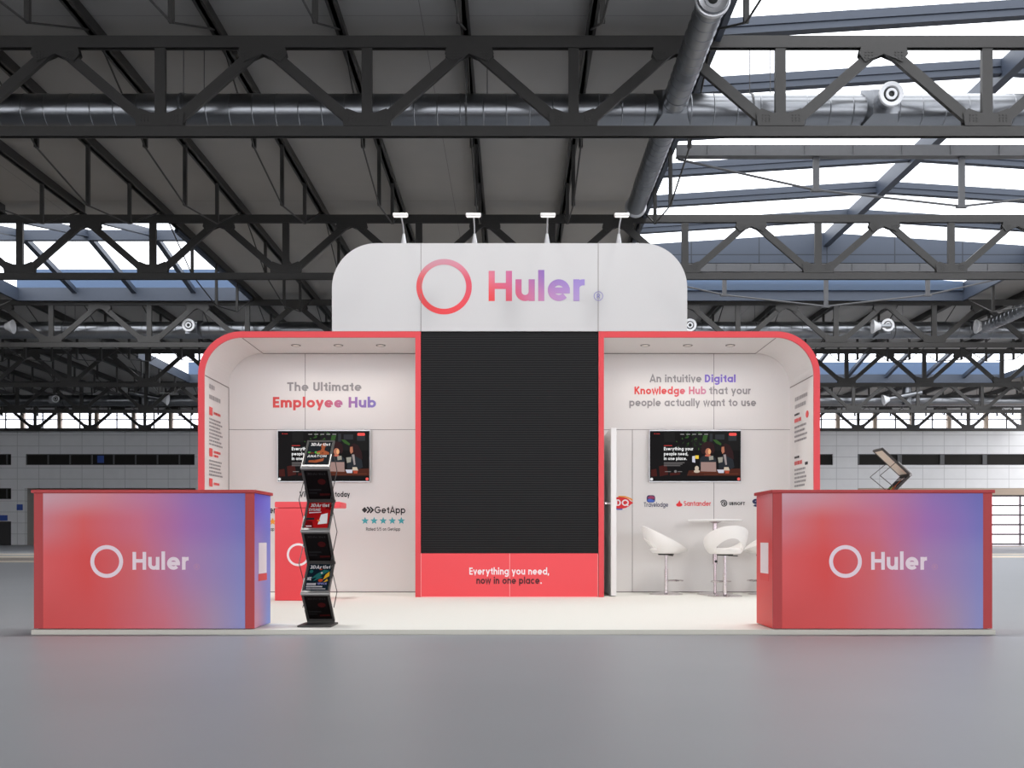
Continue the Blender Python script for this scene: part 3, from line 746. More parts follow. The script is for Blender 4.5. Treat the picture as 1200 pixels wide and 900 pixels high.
# customer logos
mb = MB(); c = P(726.5, 589.3, YW); mb.flat(ell(c.x, c.z, .135, .072), YW); mb.flat([(c.x + .06, c.z - .064), (c.x + .165, c.z), (c.x + .06, c.z + .064)], YW); mb.build('red_lips_emblem', BRIGHT_RED, BR)
letter('lettering', 'DQ', c.x - .05, c.x + .108, c.z - .037, .078, YW - .002, WHITE_INK, BR, .2)
mb = MB(); stroke(mb, [(c.x - .02, c.z + .077), (c.x + .06, c.z + .076), (c.x + .13, c.z + .05), (c.x + .155, c.z + .03)], .016, YW); mb.build('orange_swoosh', ORANGE, BR)
mb = MB(); stroke(mb, [(c.x - .09, c.z - .058), (c.x - .03, c.z - .078), (c.x + .03, c.z - .078)], .015, YW); mb.build('blue_swoosh', LOGO_BLUE, BR)
c = P(762.8, 584.6, YW); mb = MB(); mb.flat(rrect(c.x - .052, c.x + .052, c.z - .045, c.z + .045, .03), YW); mb.build('rounded_emblem', NAVY, BR)
mb = MB(); mb.flat([(c.x - .035, c.z + .0), (c.x + .04, c.z + .0), (c.x + .045, c.z + .025), (c.x, c.z + .04), (c.x - .04, c.z + .02)], YW - .002); mb.build('emblem_sun', mat('plum_ink', S(150, 40, 90), .5), BR)
mb = MB(); mb.flat([(c.x - .048, c.z - .015), (c.x - .02, c.z + .004), (c.x + .048, c.z - .02), (c.x + .03, c.z - .042), (c.x - .035, c.z - .04)], YW - .002); mb.build('emblem_hill', LOGO_BLUE, BR)
wl('lettering', 'Travelodge', 754.5, 783, 594, 588.6, NAVY, BR, .15)
c = P(796, 590.6, YW); mb = MB(); mb.flat(ell(c.x, c.z - .01, .039, .022), YW); mb.flat([(c.x - .022, c.z), (c.x + .024, c.z), (c.x + .012, c.z + .02), (c.x + .006, c.z + .048), (c.x - .012, c.z + .02)], YW); mb.build('flame_emblem', BRIGHT_RED, BR)
wl('lettering', 'Santander', 801.3, 833.5, 592.8, 587, BRIGHT_RED, BR, .16)
c = P(848.3, 590.1, YW); mb = MB(); stroke(mb, [(c.x + rr * math.cos(R(a)), c.z + rr * math.sin(R(a))) for a, rr in [(160 - i * 14, .044 - .0007 * i) for i in range(44)]], .011, YW); mb.flat(ell(c.x + .004, c.z - .006, .012, .012, 14), YW); mb.build('swirl_emblem', INK, BR)
wl('lettering', 'UBISOFT', 854.5, 873, 592, 588.3, INK, BR, .24)
wl('lettering', 'S', 882.2, 890, 593.8, 584.5, NAVY, BR, .26)
# small copy on the side walls
xw = xil + .004
zz = lambda py, y: Z(py, y)
def side_block(name, m, parent, x, rows):
    for i, (ya, yb, z, h) in enumerate(rows): side_text(MB(), x, ya, yb, z, h, i * 7 + len(rows)).build(name, m, parent)
side_block('faded_heading', GREY_INK, BL, xw, [(11.72, 11.95, 2.42, .05), (11.72, 12.18, 2.30, .05)])
for z in (2.115, 1.642, 1.295):
    b = MB(); b.add([(xw, 11.72, z), (xw, 11.85, z), (xw, 11.85, z + .095), (xw, 11.72, z + .095)], [(0, 1, 2, 3)]); b.build('icon_tile', RED_INK, BL)
side_block('red_subheading', RED_INK, BL, xw, [(11.9, 12.17, 2.14, .03), (11.9, 12.17, 1.69, .028), (11.9, 12.08, 1.645, .028), (11.9, 12.15, 1.32, .028)])
side_block('body_copy', GREY_INK2, BL, xw, [(11.72, 12.2 + .06 * math.sin(i * 2.1), 2.062 - i * .041, .02) for i in range(8)] + [(11.72, 12.22 - .05 * math.sin(i), 1.583 - i * .04, .02) for i in range(5)])
xw = xir - .004
side_block('faded_heading', GREY_INK, BR, xw, [(12.3, 11.76, 2.34, .045), (12.3, 11.84, 2.25, .045)])
side_block('small_heading', INK, BR, xw, [(12.32, 12.1, 2.165, .024), (12.32, 12.1, 1.655, .024)])
side_block('coral_subheading', HUB_INK, BR, xw, [(12.32, 12.02, 2.085, .045), (12.32, 12.0, 1.575, .045)])
side_block('body_copy', GREY_INK2, BR, xw, [(12.32, 11.83 + .05 * math.sin(i * 2), 2.015 - i * .055, .024) for i in range(4)] + [(12.32, 11.85 + .04 * math.sin(i * 2), 1.505 - i * .048, .024) for i in range(5)])
b = MB(); b.add([(xw, y, z) for y, z in ell(11.79, 2.13, .06, .042, 20)], [tuple(range(20))]); b.build('round_badge', RED_INK, BR)
b = MB(); b.add([(xw, y, z) for y, z in rrect(11.76, 11.88, 1.55, 1.585, .01)], [tuple(range(28))]); b.build('dark_badge', INK, BR)

# central tower
xa, xb = X(493, YF), X(701, YF)
t = thing('screen_tower', 'central red fronted tower carrying the black screen', 'tower', ((xa + xb) / 2, YF + .4, ZP))
zs0, zs1 = Z(648.5, YF), zt
MB().box(xa + .004, xb - .004, YF + .12, YB, ZP, zt - .002).build('core', W_WHITE, t)
MB().box(xa + .002, xb - .002, YF, YF + .11, ZP, zs0).build('plinth_panel', RED, t)
MB().box(xa + .002, xa + .03, YF + .03, YF + .11, zs0 + .001, zt - .003).build('jamb', BLACK, t)
MB().box(xb - .03, xb - .002, YF + .03, YF + .11, zs0 + .001, zt - .003).build('jamb', BLACK, t)
s = MB(); xc = X(597.3, YF)
for x in (xa + .004, xc, xb - .004): s.box(x - .003, x + .003, YF - .002, YF - .001, ZP, zs0)
s.box(xa, xb, YF - .002, YF - .001, ZP, ZP + .008); s.build('panel_joint', SEAM_LIGHT, t)
y = YF - .0024
letter('lettering', 'Everything you need,', X(550, y), X(643.5, y), Z(673.4, y), 8.3 * y / F, y, WHITE_INK, t, .19)
letter('lettering', 'now in one place', X(558.3, y), X(632.2, y), Z(684.2, y), 8.3 * y / F, y, INK_RED, t, .19)
letter('lettering', '.', X(633.2, y), X(635, y), Z(684.2, y), 8.3 * y / F, y, WHITE_INK, t, .2)
t = thing('led_screen', 'tall black screen with fine horizontal lines in the middle of the stand', 'screen', ((xa + xb) / 2, YF + .06, zs0))
MB().box(xa + .031, xb - .031, YF + .05, YF + .11, zs0 + .004, zt - .004).build('cabinet', BLACK, t)
MB().box(xa + .003, xb - .003, YF + .012, YF + .0295, zs0 + .002, zt - .004).build('pixel_face', LED, t)

# header sign
hx0, hx1, hz1 = X(389, YF), X(805.3, YF), Z(285, YF); hr = .50
t = thing('header_sign', 'large white header sign with rounded top corners above the black screen', 'sign', ((hx0 + hx1) / 2, YF, zt))
pts = [(hx0, zt + .002), (hx1, zt + .002)] + arc(hx1 - hr, hz1 - hr, hr, hr, 0, 90, 18) + arc(hx0 + hr, hz1 - hr, hr, hr, 90, 180, 18)
MB().prism(pts, YF, YF + .5).build('panel', W_HEADER, t)
s = MB()
for px_ in (493.3, 701): s.box(X(px_, YF) - .003, X(px_, YF) + .003, YF - .002, YF - .001, zt + .003, hz1 - .002)
s.build('panel_joint', SEAM, t)
y = YF - .0015; c = P(520.4, 336, y); k = y / F
ring('logo_ring', c.x, c.z, 32.5 * k, 6.6 * k, y, RING_INK, t)
letter('lettering', 'Huler', X(572.6, y), X(688.8, y), Z(352.8, y), 35.4 * k, y, HUL_INK, t, .2)
c = P(701.3, 347, y); reg_mark(c.x, c.z, 5.6 * k, y - .001, LILAC_INK, t)

# arm floodlights on the header
for i, (pb, ph, lb) in enumerate(((472.8, 467.7, 'leftmost white arm floodlight on the header sign, above the far left of its ring'), (556, 554.7, 'white arm floodlight on the header, second from the left, just right of the ring'),
                                (641, 642.5, 'white arm floodlight on the header, third from the left, above the logo letters'), (725.3, 730.7, 'rightmost white arm floodlight on the header sign, near the duct end'))):
    bx = X(pb, YF + .06); t = thing('arm_floodlight', lb, 'floodlight', (bx, YF + .08, hz1), 'floodlights on the header sign')
    hp = Vector((bx * .985, YF - .42, hz1 + .18))
    MB().lathe((bx, YF + .08, hz1), (0, 0, 1), [(0, 0), (0, .035), (.03, .032), (.13, .014), (.13, 0)], n=14).build('clamp', PALE_METAL, t, smooth=True)
    MB().tube([(bx, YF + .08, hz1 + .12), (bx, YF + .02, hz1 + .2), (hp.x, hp.y + .03, hp.z + .03)], .0085, n=8).build('arm', PALE_METAL, t)
    h = MB(); h.box(hp.x - .082, hp.x + .082, hp.y - .03, hp.y + .03, hp.z - .012, hp.z + .022); hd = h.build('lamp_head', W_PURE, t, bevel=.008)
    MB().box(hp.x - .07, hp.x + .07, hp.y - .022, hp.y + .022, hp.z - .0155, hp.z - .0125).build('lens', mat('lamp_lens', (1, .97, .92, 1), .3, emit=.8), hd)

# recessed downlights
def disc_lamp(loc, power, spot=None, rot=(0, 0, 0), size=.1, blend=.6, col=(1, .93, .86)):
    l = bpy.data.lights.new('lamp', 'SPOT' if spot else 'AREA'); l.energy = power; l.color = col
    if spot: l.spot_size = R(spot); l.spot_blend = blend; l.shadow_soft_size = size
    else: l.shape = 'DISK'; l.size = size
    o = bpy.data.objects.new('lamp', l); COL.objects.link(o); o.location = loc; o.rotation_euler = rot; return o
LENS = mat('downlight_lens', S(236, 228, 220), .4, emit=.25)
zc_ = zt - th
DL = [(346.9, 'ceiling of the left booth, nearest its rounded corner'), (396.6, 'middle of the left booth ceiling'), (446.2, 'left booth ceiling, nearest the black screen'),
      (756, 'right booth ceiling, nearest the black screen'), (806, 'middle of the right booth ceiling'), (855.8, 'ceiling of the right booth, nearest its rounded corner')]
for px_, w in DL:
    x = X(px_, 12.0); t = thing('recessed_downlight', 'small round recessed downlight in the ' + w if w.startswith('ceiling') or w.startswith('middle') else 'small round recessed downlight in the ' + w, 'downlight', (x, 12.0, zc_), 'downlights in the booth ceilings')
    MB().lathe((x, 12.0, zc_), (0, 0, -1), [(0.001, .056), (.009, .054), (.009, .05), (.002, .047)], n=28).build('rim', mat('steel_rim', S(120, 114, 110), .4), t, smooth=True)
    MB().lathe((x, 12.0, zc_), (0, 0, -1), [(.004, .049), (.005, 0)], n=24).build('lens', LENS, t)
    disc_lamp((x, 12.0, zc_ - .03), 6, spot=150, size=.05)

# open storeroom door in the right booth
t = thing('open_door', 'plain white door leaf standing open beside the black screen', 'door', (1.12, 12.1, ZP))
dx, dy0, dy1 = X(716, 11.66), 11.66, 12.50
MB().box(dx, dx + .062, dy0, dy1, ZP + .008, Z(501.5, 11.66)).build('leaf', W_PURE, t, bevel=.004)
h = MB(); hz_ = Z(590, 11.8); h.cyl((dx, dy0 + .08, hz_), (dx - .05, dy0 + .08, hz_), .012, n=10); h.cyl((dx - .05, dy0 + .07, hz_), (dx - .05, dy0 + .2, hz_), .011, n=10); h.cyl((dx, dy0 + .08, hz_), (dx - .008, dy0 + .08, hz_), .026, n=14); h.build('handle', CHROME, t, smooth=True)

# ------------------------------------------------------------------ televisions
def emis(name, col, st=1.0):
    m, nt, b = new_mat(name); b.inputs['Base Color'].default_value = (.004, .004, .004, 1); b.inputs['Roughness'].default_value = .3
    b.inputs['Specular IOR Level'].default_value = .03
    b.inputs['Emission Color'].default_value = col; b.inputs['Emission Strength'].default_value = st; return m
EM = {}
def E(r, g, b):
    if (r, g, b) not in EM: EM[(r, g, b)] = emis('screen_%d_%d_%d' % (r, g, b), S(r, g, b))
    return EM[(r, g, b)]
def tv(px0, px1, label):
    y1 = YB - .012; y0 = y1 - .05
    x0, x1 = X(px0, y0), X(px1, y0); z0, z1 = Z(565, y0), Z(503.5, y0)
    t = thing('television', label, 'television', ((x0 + x1) / 2, y1, z0), 'televisions on the booth walls')
    c = MB(); c.box(x0, x1, y0 + .004, y1, z0, z1); c.box(x0 + .3, x1 - .3, y1, YB - .002, z0 + .15, z1 - .15); c.build('casing', PALE_METAL, t, bevel=.003)
    sx0, sx1, sz0, sz1 = x0 + .008, x1 - .006, z0 + .012, z1 - .016
    MB().box(sx0, sx1, y0, y0 + .004, sz0, sz1).build('screen', E(14, 12, 13), t)
    sc = [o for o in bpy.data.objects if o.parent == t and o.name.startswith('screen')][0]
    W, H = sx1 - sx0, sz1 - sz0
    U = lambda a, b: (sx0 + (a - 65) / 1065 * W, sz0 + (697 - b) / 599 * H)
    lay = [0]
    def shp(name, col, polys):
        lay[0] += 1; m = MB()
        for p in polys: m.flat([U(a, b) for a, b in p][::1], y0 - .0004 * lay[0] - .0004)
        return m.build(name, E(*col), sc)
    el = lambda cx, cy, rx, ry, n=18: [(cx + rx * math.cos(2 * math.pi * i / n), cy - ry * math.sin(2 * math.pi * i / n)) for i in range(n)]
    rnd = random.Random(3)
    shp('picture_background', (24, 23, 23), [[(560, 100), (1130, 100), (1130, 330), (560, 330)], [(230, 110), (360, 110), (360, 230), (230, 230)]])
    shp('picture_window', (46, 48, 52), [[(765, 130), (800, 130), (800, 225), (765, 225)], [(830, 140), (940, 140), (940, 200), (830, 200)], [(985, 150), (1080, 150), (1080, 215), (985, 215)]])
    lv = []
    for k in range(40):
        a, b = rnd.uniform(380, 760), rnd.uniform(130, 300); an = rnd.uniform(0, 6.28); l = rnd.uniform(25, 60)
        lv.append([(a, b), (a + l * .5 * math.cos(an) - 7 * math.sin(an), b + l * .5 * math.sin(an) + 7 * math.cos(an)), (a + l * math.cos(an), b + l * math.sin(an)), (a + l * .5 * math.cos(an) + 7 * math.sin(an), b + l * .5 * math.sin(an) - 7 * math.cos(an))])
    shp('picture_foliage', (28, 46, 24), lv[:26]); shp('picture_leaves', (52, 84, 40), lv[26:] + [[(800, 200), (850, 205), (905, 250), (895, 272), (840, 245)], [(690, 150), (745, 150), (720, 230), (680, 220)]])
    shp('picture_table', (72, 34, 24), [[(520, 570), (1130, 545), (1130, 632), (500, 632)]])
    shp('picture_table_grain', (98, 50, 34), [[(560, 588), (900, 580), (900, 590), (560, 600)], [(700, 612), (1100, 604), (1100, 612), (700, 620)]])
    shp('picture_chairs', (64, 22, 18), [[(170, 520), (260, 500), (280, 620), (180, 640)], [(80, 560), (140, 550), (150, 640), (80, 640)], [(300, 600), (420, 590), (420, 620), (300, 632)]])
    shp('picture_hair', (44, 24, 26), [el(745, 290, 76, 66), el(700, 330, 38, 48), el(795, 320, 30, 48), [(905, 280), (950, 245), (1000, 270), (1040, 350), (1050, 430), (1010, 450), (960, 400), (930, 380), (920, 300)]])
    shp('picture_face', (176, 112, 88), [el(748, 345, 34, 42, 20), [(905, 290), (935, 285), (940, 350), (915, 372), (903, 340)]])
    shp('picture_face_light', (232, 170, 120), [el(762, 345, 16, 30)])
    shp('picture_clothes', (36, 40, 46), [[(690, 395), (740, 385), (800, 390), (840, 430), (850, 520), (640, 520), (655, 420)], [(870, 430), (920, 390), (970, 400), (1040, 440), (1055, 530), (1000, 560), (870, 550)]])
    shp('picture_scarf', (150, 140, 140), [[(925, 380), (955, 378), (968, 500), (950, 505)]])
    shp('picture_collar', (190, 100, 80), [[(715, 380), (780, 385), (760, 405), (710, 400)]])
    shp('picture_shirt_print', (150, 146, 136), [[(755, 400), (805, 395), (810, 440), (760, 448)], [(860, 415), (920, 410), (915, 470), (870, 480)]])
    shp('picture_laptop', (156, 128, 122), [[(662, 470), (838, 470), (842, 585), (660, 580)]])
    shp('picture_cards', (236, 200, 70), [[(595, 390), (636, 390), (636, 432), (595, 430)]])
    shp('picture_papers', (200, 200, 214), [[(560, 400), (592, 395), (596, 478), (560, 470)], [(850, 560), (935, 560), (930, 600), (870, 600)]])
    shp('picture_cups', (196, 180, 162), [el(614, 545, 24, 30), el(614, 580, 36, 18), [(935, 530), (985, 530), (1000, 570), (930, 570)]])
    shp('picture_red_cup', (170, 70, 50), [[(940, 572), (996, 572), (990, 605), (948, 605)]])
    shp('menu_button', (238, 84, 80), [rrect(990, 1080, 122, 156, 14)])
    shp('menu_dots', (150, 146, 146), [[(420 + k * 70, 134), (465 + k * 70, 134), (465 + k * 70, 143), (420 + k * 70, 143)] for k in range(5)])
    shp('menu_logo', (150, 40, 40), [[(135, 128), (180, 128), (180, 138), (135, 138)], el(120, 132, 8, 8)])
    shp('corner_dot', (232, 232, 232), [el(84, 674, 17, 17)]); shp('corner_button', (236, 96, 90), [el(1104, 672, 18, 18)])
    shp('red_caption', (190, 60, 60), [[(228, 270), (325, 270), (325, 278), (228, 278)]])
    shp('small_copy', (120, 116, 116), [[(228, 474 + 18 * k), (470 - 25 * k, 474 + 18 * k), (470 - 25 * k, 481 + 18 * k), (228, 481 + 18 * k)] for k in range(3)] + [[(240, 580), (310, 580), (310, 588), (240, 588)], [(390, 580), (440, 580), (440, 588), (390, 588)], el(363, 582, 16, 16)])
    m = MB(); yy = y0 - .02 + .008
    for tx, a0, a1, bl in (('Everything your', 228, 574, 330), ('people need,', 228, 510, 390), ('in one place.', 228, 496, 446)):
        (p, q), (p2, q2) = U(a0, bl), U(a1, bl - 38)
        letter('x', tx, p, p2, q, q2 - q, yy, None, None, .2, mb=m)
    m.build('headline', E(240, 240, 240), sc)
tv(325, 433.5, 'wall television behind the magazine rack in the left booth')
tv(760.8, 868.6, 'wall television above the bar table in the right booth')

# ------------------------------------------------------------------ counters
def counter(px0, px1, side, label):
    yf = 7.49; dp = .5; x0, x1 = X(px0, yf), X(px1, yf); ztop = Z(578, yf); zt2 = Z(575, yf) - .0
    t = thing('reception_counter', label, 'counter', ((x0 + x1) / 2, yf + dp / 2, ZP), 'printed reception counters')
    zb = ZP + .006
    MB().box(x0 + .012, x1 - .012, yf + .014, yf + dp - .012, zb + .004, ztop - .001).build('body', mat('counter_core', S(140, 52, 54), .6), t)
    MB().box(x0 + .02, x1 - .02, yf + .03, yf + dp - .03, ZP + .001, zb + .004).build('foot', BLACK, t)
    sw = .066
    for a, b in ((x0, x0 + sw), (x1 - sw, x1)):
        MB().box(a, b, yf, yf + .013, zb, ztop).build('corner_strip', RED_DARK, t)
    MB().box(x0 + sw + .001, x1 - sw - .001, yf, yf + .013, zb, ztop).build('front_panel', FRONT_PRINT, t)
    xs_, xo_ = (x1, x0) if side > 0 else (x0, x1)          # inner printed end and plain outer end
    inn = (min(xs_, xs_ - side * .012), max(xs_, xs_ - side * .012)); out = (min(xo_, xo_ + side * .012), max(xo_, xo_ + side * .012))
    MB().box(inn[0], inn[1], yf + .0135, yf + dp, zb, ztop).build('end_panel', SIDE_VIOLET if side > 0 else SIDE_RED, t)
    MB().box(out[0], out[1], yf + .0135, yf + dp, zb, ztop).build('end_panel', RED_DARK, t)
    MB().box(x0 + .013, x1 - .013, yf + dp - .0115, yf + dp, zb, ztop).build('rear_panel', RED_DARK, t)
    ov = .02
    tp = MB(); tp.box(x0 - ov * .7, x1 + ov * .7 + (0), yf - .018, yf + dp + .03, ztop + .001, zt2 + .006); tp.build('worktop', RED_DARK, t, bevel=.003)
    y = yf - .0012; k = y / F
    o = 0 if side > 0 else 1
    rc = P((125.1, 990.8)[o], 658, y); ring('logo_ring', rc.x, rc.z, 19.2 * k, 4.6 * k, y, PINK_INK, t)
    letter('lettering', 'Huler', X((155.3, 1020.9)[o], y), X((223.2, 1088.4)[o], y), Z(667.7, y), 20.9 * k, y, PINK_INK, t, .2)
    c = P((230.5, 1095.3)[o], 664.2, y); reg_mark(c.x, c.z, 3.5 * k, y, PINK_INK2, t)
    # sticker on the inner end (the code it carried is left blank)
    xx = xs_ + side * .002
    s = MB(); ys0, ys1 = yf + .13, yf + .37
    s.box(min(xx, xs_ + side * .0005), max(xx, xs_ + side * .0005), ys0, ys1, Z(672, 7.7), Z(636, 7.7)); s.build('blank_sticker', WHITE_INK, t)
    s = MB(); s.box(min(xx, xs_ + side * .0005), max(xx, xs_ + side * .0005), ys0 - .01, ys1 + .01, Z(680.5, 7.7), Z(672.3, 7.7)); s.build('sticker_tag', RED_INK, t, bevel=.0)
    return t
counter(39.7, 297.9, 1, 'left printed counter fading from red to violet, in front of the red pod')
counter(905.7, 1162.8, -1, 'right printed counter fading from red to violet, in front of the folding rack')

# red pod behind the rack
yf = 10.88; x0 = X(322, yf); x1 = X(378, yf); dp = .36
t = thing('pod_counter', 'small plain red pod counter with white ring behind the magazine rack', 'counter', ((x0 + x1) / 2, yf + dp / 2, ZP))
MB().box(x0, x1, yf, yf + dp, ZP + .002, Z(595.3, yf)).build('body', RED, t, bevel=.004)
ztp = Z(588, yf); xr = X(399, yf)
tp = MB(); poly = rrect(x0, xr, Z(595, yf) + .002, ztp, .012, 3); tp.prism(poly, yf - .002, yf + dp + .02); tp.build('worktop', RED, t)
c = P(349.6, 650, yf); ring('logo_ring', c.x, c.z, 13.4 * yf / F, 2.6 * yf / F, yf - .003, WHITE_INK, t)

# ------------------------------------------------------------------ folding magazine racks
SIDE = 1
COVER_IMG = [('anatomy', S(20, 26, 32)), ('dark', S(16, 13, 13)), ('crimson', S(170, 22, 26)), ('dark', S(18, 15, 15)), ('space', S(20, 34, 44)), ('dark', S(18, 14, 14))]
RW, RD = .212, .24
BKZ = [1.416, .952, .476, .03]; FRZ = [1.192, .718, .25]
def edge_pts(i):
    """panel i: top edge and bottom edge as (y, z); y=0 is the front fold line"""
    if i % 2 == 0: return (RD, BKZ[i // 2]), (0.0, FRZ[i // 2])
    return (0.0, FRZ[i // 2]), (RD, BKZ[i // 2 + 1])
def rack_local(i, u, v, lift):
    """point on panel i: u 0..1 left to right, v 0..1 bottom to top, lift = towards the viewer"""
    (yt, zt_), (yb, zb_) = edge_pts(i)
    d = Vector((0, yt - yb, zt_ - zb_)); n = Vector((0, -d.z, d.y)).normalized()
    if n.y > 0: n = -n
    if SIDE < 0: u = 1 - u
    return Vector((-RW / 2 + RW * u, yb, zb_)) + d * v + n * lift * SIDE
def panel_box(m, i, u0, u1, v0, v1, l0, l1):
    vs = [rack_local(i, u, v, l) for l in (l0, l1) for u, v in ((u0, v0), (u1, v0), (u1, v1), (u0, v1))]
    m.add(vs, [(0, 3, 2, 1), (4, 5, 6, 7), (0, 1, 5, 4), (1, 2, 6, 5), (2, 3, 7, 6), (3, 0, 4, 7)])
POCKET = mat('smoked_pocket', S(24, 23, 23), 0.12)
def local_build(m, name, ms, parent, **k):
    """mesh given in the thing's own coordinates"""
    loc = parent_origin(parent); m.v = [tuple(Vector(p) + loc) for p in m.v]; return m.build(name, ms, parent, **k)
def make_rack(label, loc, rot):
    t = thing('magazine_rack', label, 'magazine rack', (0, 0, 0), 'folding magazine racks')
    for i in range(6):
        m = MB()
        for a in ((0, .075, 0, 1), (.925, 1, 0, 1), (.075, .925, 0, .075), (.075, .925, .945, 1)): panel_box(m, i, *a, -.008, .008)
        fr = local_build(m, 'panel_frame', GRAPHITE, t)
        m = MB(); panel_box(m, i, .076, .924, .076, .944, -.006, -.001); local_build(m, 'back_sheet', [BEIGE_BACK, POCKET][i % 2], fr)
        m = MB(); panel_box(m, i, .03, .97, -.0, .06, .0085, .016)
        for uu in ((0.0, .03), (.97, 1.0)): panel_box(m, i, uu[0], uu[1], 0, .45, .0085, .016)
        local_build(m, 'pocket_lip', GRAPH_LIGHT if i % 2 == 0 else GRAPHITE, fr)
        if i < 5:
            (yt, zt_), (yb, zb_) = edge_pts(i); m = MB(); m.cyl((-RW / 2 - .004, yb, zb_), (RW / 2 + .004, yb, zb_), .011, n=10); local_build(m, 'hinge', GRAPH_LIGHT if i % 2 == 0 else GRAPHITE, t)
    m = MB(); m.box(-.13, .125, -.03, RD + .03, 0.001, .016); m.box(-.1, .1, RD - .04, RD + .02, .016, .028); local_build(m, 'base_plate', GRAPHITE, t, bevel=.004)
    for i in range(5):
        mid = lambda j: rack_local(j, .5, .5, 0)
        a, b = mid(i), mid(i + 1); apex_y = RD if i % 2 == 0 else 0.0; apex_y = RD if i % 2 == 0 else 0.0
        for sx in (-1, 1):
            x = sx * (RW / 2 + .012)
            m = MB(); m.tube([(x, a.y, a.z), (x, apex_y + (0.02 if i % 2 == 0 else -.02), (a.z + b.z) / 2), (x, b.y, b.z)], .0032, n=6); local_build(m, 'brace', BLACK if i else GRAPHITE, t)
    t.location = loc; t.rotation_euler = (0, 0, rot)
    return t
def front_poly(m, i, uv, lift):
    m.add([rack_local(i, .09 + u * .82, .085 + v * .85, lift) for u, v in uv], [tuple(range(len(uv)))])
PRINT_ORANGE = mat('print_orange', S(226, 130, 40), .8, spec=.04); PRINT_WHITE = mat('print_white', S(214, 210, 210), .8, spec=.04)
def make_mag(i, label, loc, rot, kind, base, back=False):
    global SIDE; SIDE = -1 if back else 1
    t = thing('magazine', label, 'magazine', (0, 0, 0), 'magazines on the folding racks')
    m = MB(); panel_box(m, i, .09, .91, .085, .935, .0065 if back else .0005, .0085 if back else .0055); local_build(m, 'cover', mat('cover_' + kind, base, .6, spec=.04), t)
    L0 = .0095 if back else .0063
    def txt(s, u0, u1, v0, v1, mt, w=.22, nm='masthead'):
        ps, wd = text_polys(s, w); m = MB()
        for q in ps: front_poly(m, i, [(u0 + (u1 - u0) * a / wd, v0 + (v1 - v0) * b) for a, b in q[:4]], L0 + .0008 + .0002 * q[4])
        local_build(m, nm, mt, t)
    def shape(nm, mt, polys, l=0):
        m = MB()
        for p in polys: front_poly(m, i, p, L0 + l)
        local_build(m, nm, mt, t)
    e2 = lambda cx, cy, rx, ry: ell(cx, cy, rx, ry, 18)
    if kind == 'dark':
        txt('3DArtist', .10, .9, .86, .93, mat('dim_print', S(52, 48, 50), .8, spec=.04), .15)
        shape('cover_picture', mat('dim_red_print', S(64, 20, 20), .8, spec=.04), [e2(.68, .62, .17, .1), [(.5, .12), (.95, .14), (.95, .2), (.5, .2)]])
        shape('cover_strip', mat('dim_grey_print', S(38, 37, 38), .8, spec=.04), [[(.05, .30), (.6, .30), (.6, .36), (.05, .36)], [(.05, .2), (.4, .2), (.4, .24), (.05, .24)]])
        return finish_mag(t, loc, rot)
    if kind == 'anatomy':
        skin = mat('tan_figure', S(158, 84, 52), .8, spec=.04)
        shape('cover_picture', skin, [e2(.66, .84, .1, .13), [(.6, .75), (.73, .75), (.74, .64), (.96, .55), (.98, .45), (.7, .44), (.42, .48), (.4, .58), (.58, .64)], [(.15, .2), (.45, .22), (.8, .3), (.78, .18), (.5, .1), (.15, .13)]])
        shape('cover_detail', mat('green_mark', S(80, 160, 70), .8, spec=.04), [e2(.38, .55, .05, .05), e2(.1, .55, .07, .03)], .0003)
        shape('cover_detail', mat('dark_brown_mark', S(90, 44, 30), .8, spec=.04), [[(.62, .5), (.72, .5), (.7, .56)], [(.2, .16), (.5, .18), (.4, .2)], e2(.2, .52, .12, .04)], .0003)
        txt('3DArtist', .08, .94, .83, .96, PRINT_WHITE); txt('ANATOMY', .06, .95, .33, .43, PRINT_WHITE, .2, 'cover_title')
        txt('of', .44, .56, .46, .54, mat('lime_print', S(120, 200, 90), .8, spec=.04), .2, 'cover_title')
    elif kind == 'crimson':
        shape('cover_picture', mat('deep_red_print', S(110, 14, 18), .8, spec=.04), [[(0, .0), (.4, .0), (.3, .25), (0, .3)], [(.75, .75), (1, .7), (1, .95), (.8, .95)]])
        shape('cover_picture', mat('pale_block_print', S(226, 224, 224), .8, spec=.04), [[(.55, .14), (.95, .18), (.9, .58), (.62, .52)]], .0003)
        shape('cover_detail', mat('charcoal_band', S(44, 44, 48), .8, spec=.04), [[(.0, .3), (.36, .32), (.36, .4), (.0, .4)]], .0004)
        shape('cover_detail', PRINT_ORANGE, [[(.5, .27), (.62, .26), (.62, .31), (.5, .32)]], .0006)
        txt('3DArtist', .08, .9, .82, .95, PRINT_WHITE); txt('DISNEY', .05, .62, .66, .76, PRINT_WHITE, .18, 'cover_title'); shape('cover_copy', PINK_INK, [[(.08, .57), (.6, .6), (.6, .63), (.08, .61)], [(.05, .06), (.3, .06), (.3, .09), (.05, .09)]], .0005)
    else:
        teal = mat('teal_print', S(40, 110, 104), .8, spec=.04); gold = mat('gold_print', S(206, 158, 40), .8, spec=.04)
        shape('cover_picture', teal, [[(.2, .45), (.5, .5), (.95, .75), (.7, .78), (.4, .62)], [(.3, .35), (.7, .5), (.5, .55)], e2(.15, .72, .08, .06)])
        shape('cover_picture', gold, [[(.72, .4), (.98, .55), (.95, .72), (.8, .6)], [(.75, .3), (.95, .36), (.9, .45)]], .0003)
        shape('cover_detail', mat('rust_print', S(170, 66, 36), .8, spec=.04), [e2(.62, .38, .1, .06), e2(.55, .8, .06, .03)], .0003); shape('cover_detail', PINK_INK, [e2(.62, .66, .04, .03)], .0004)
        txt('3DArtist', .06, .95, .82, .95, PRINT_WHITE); txt('NEW', .04, .26, .38, .5, PRINT_WHITE, .22, 'cover_title')
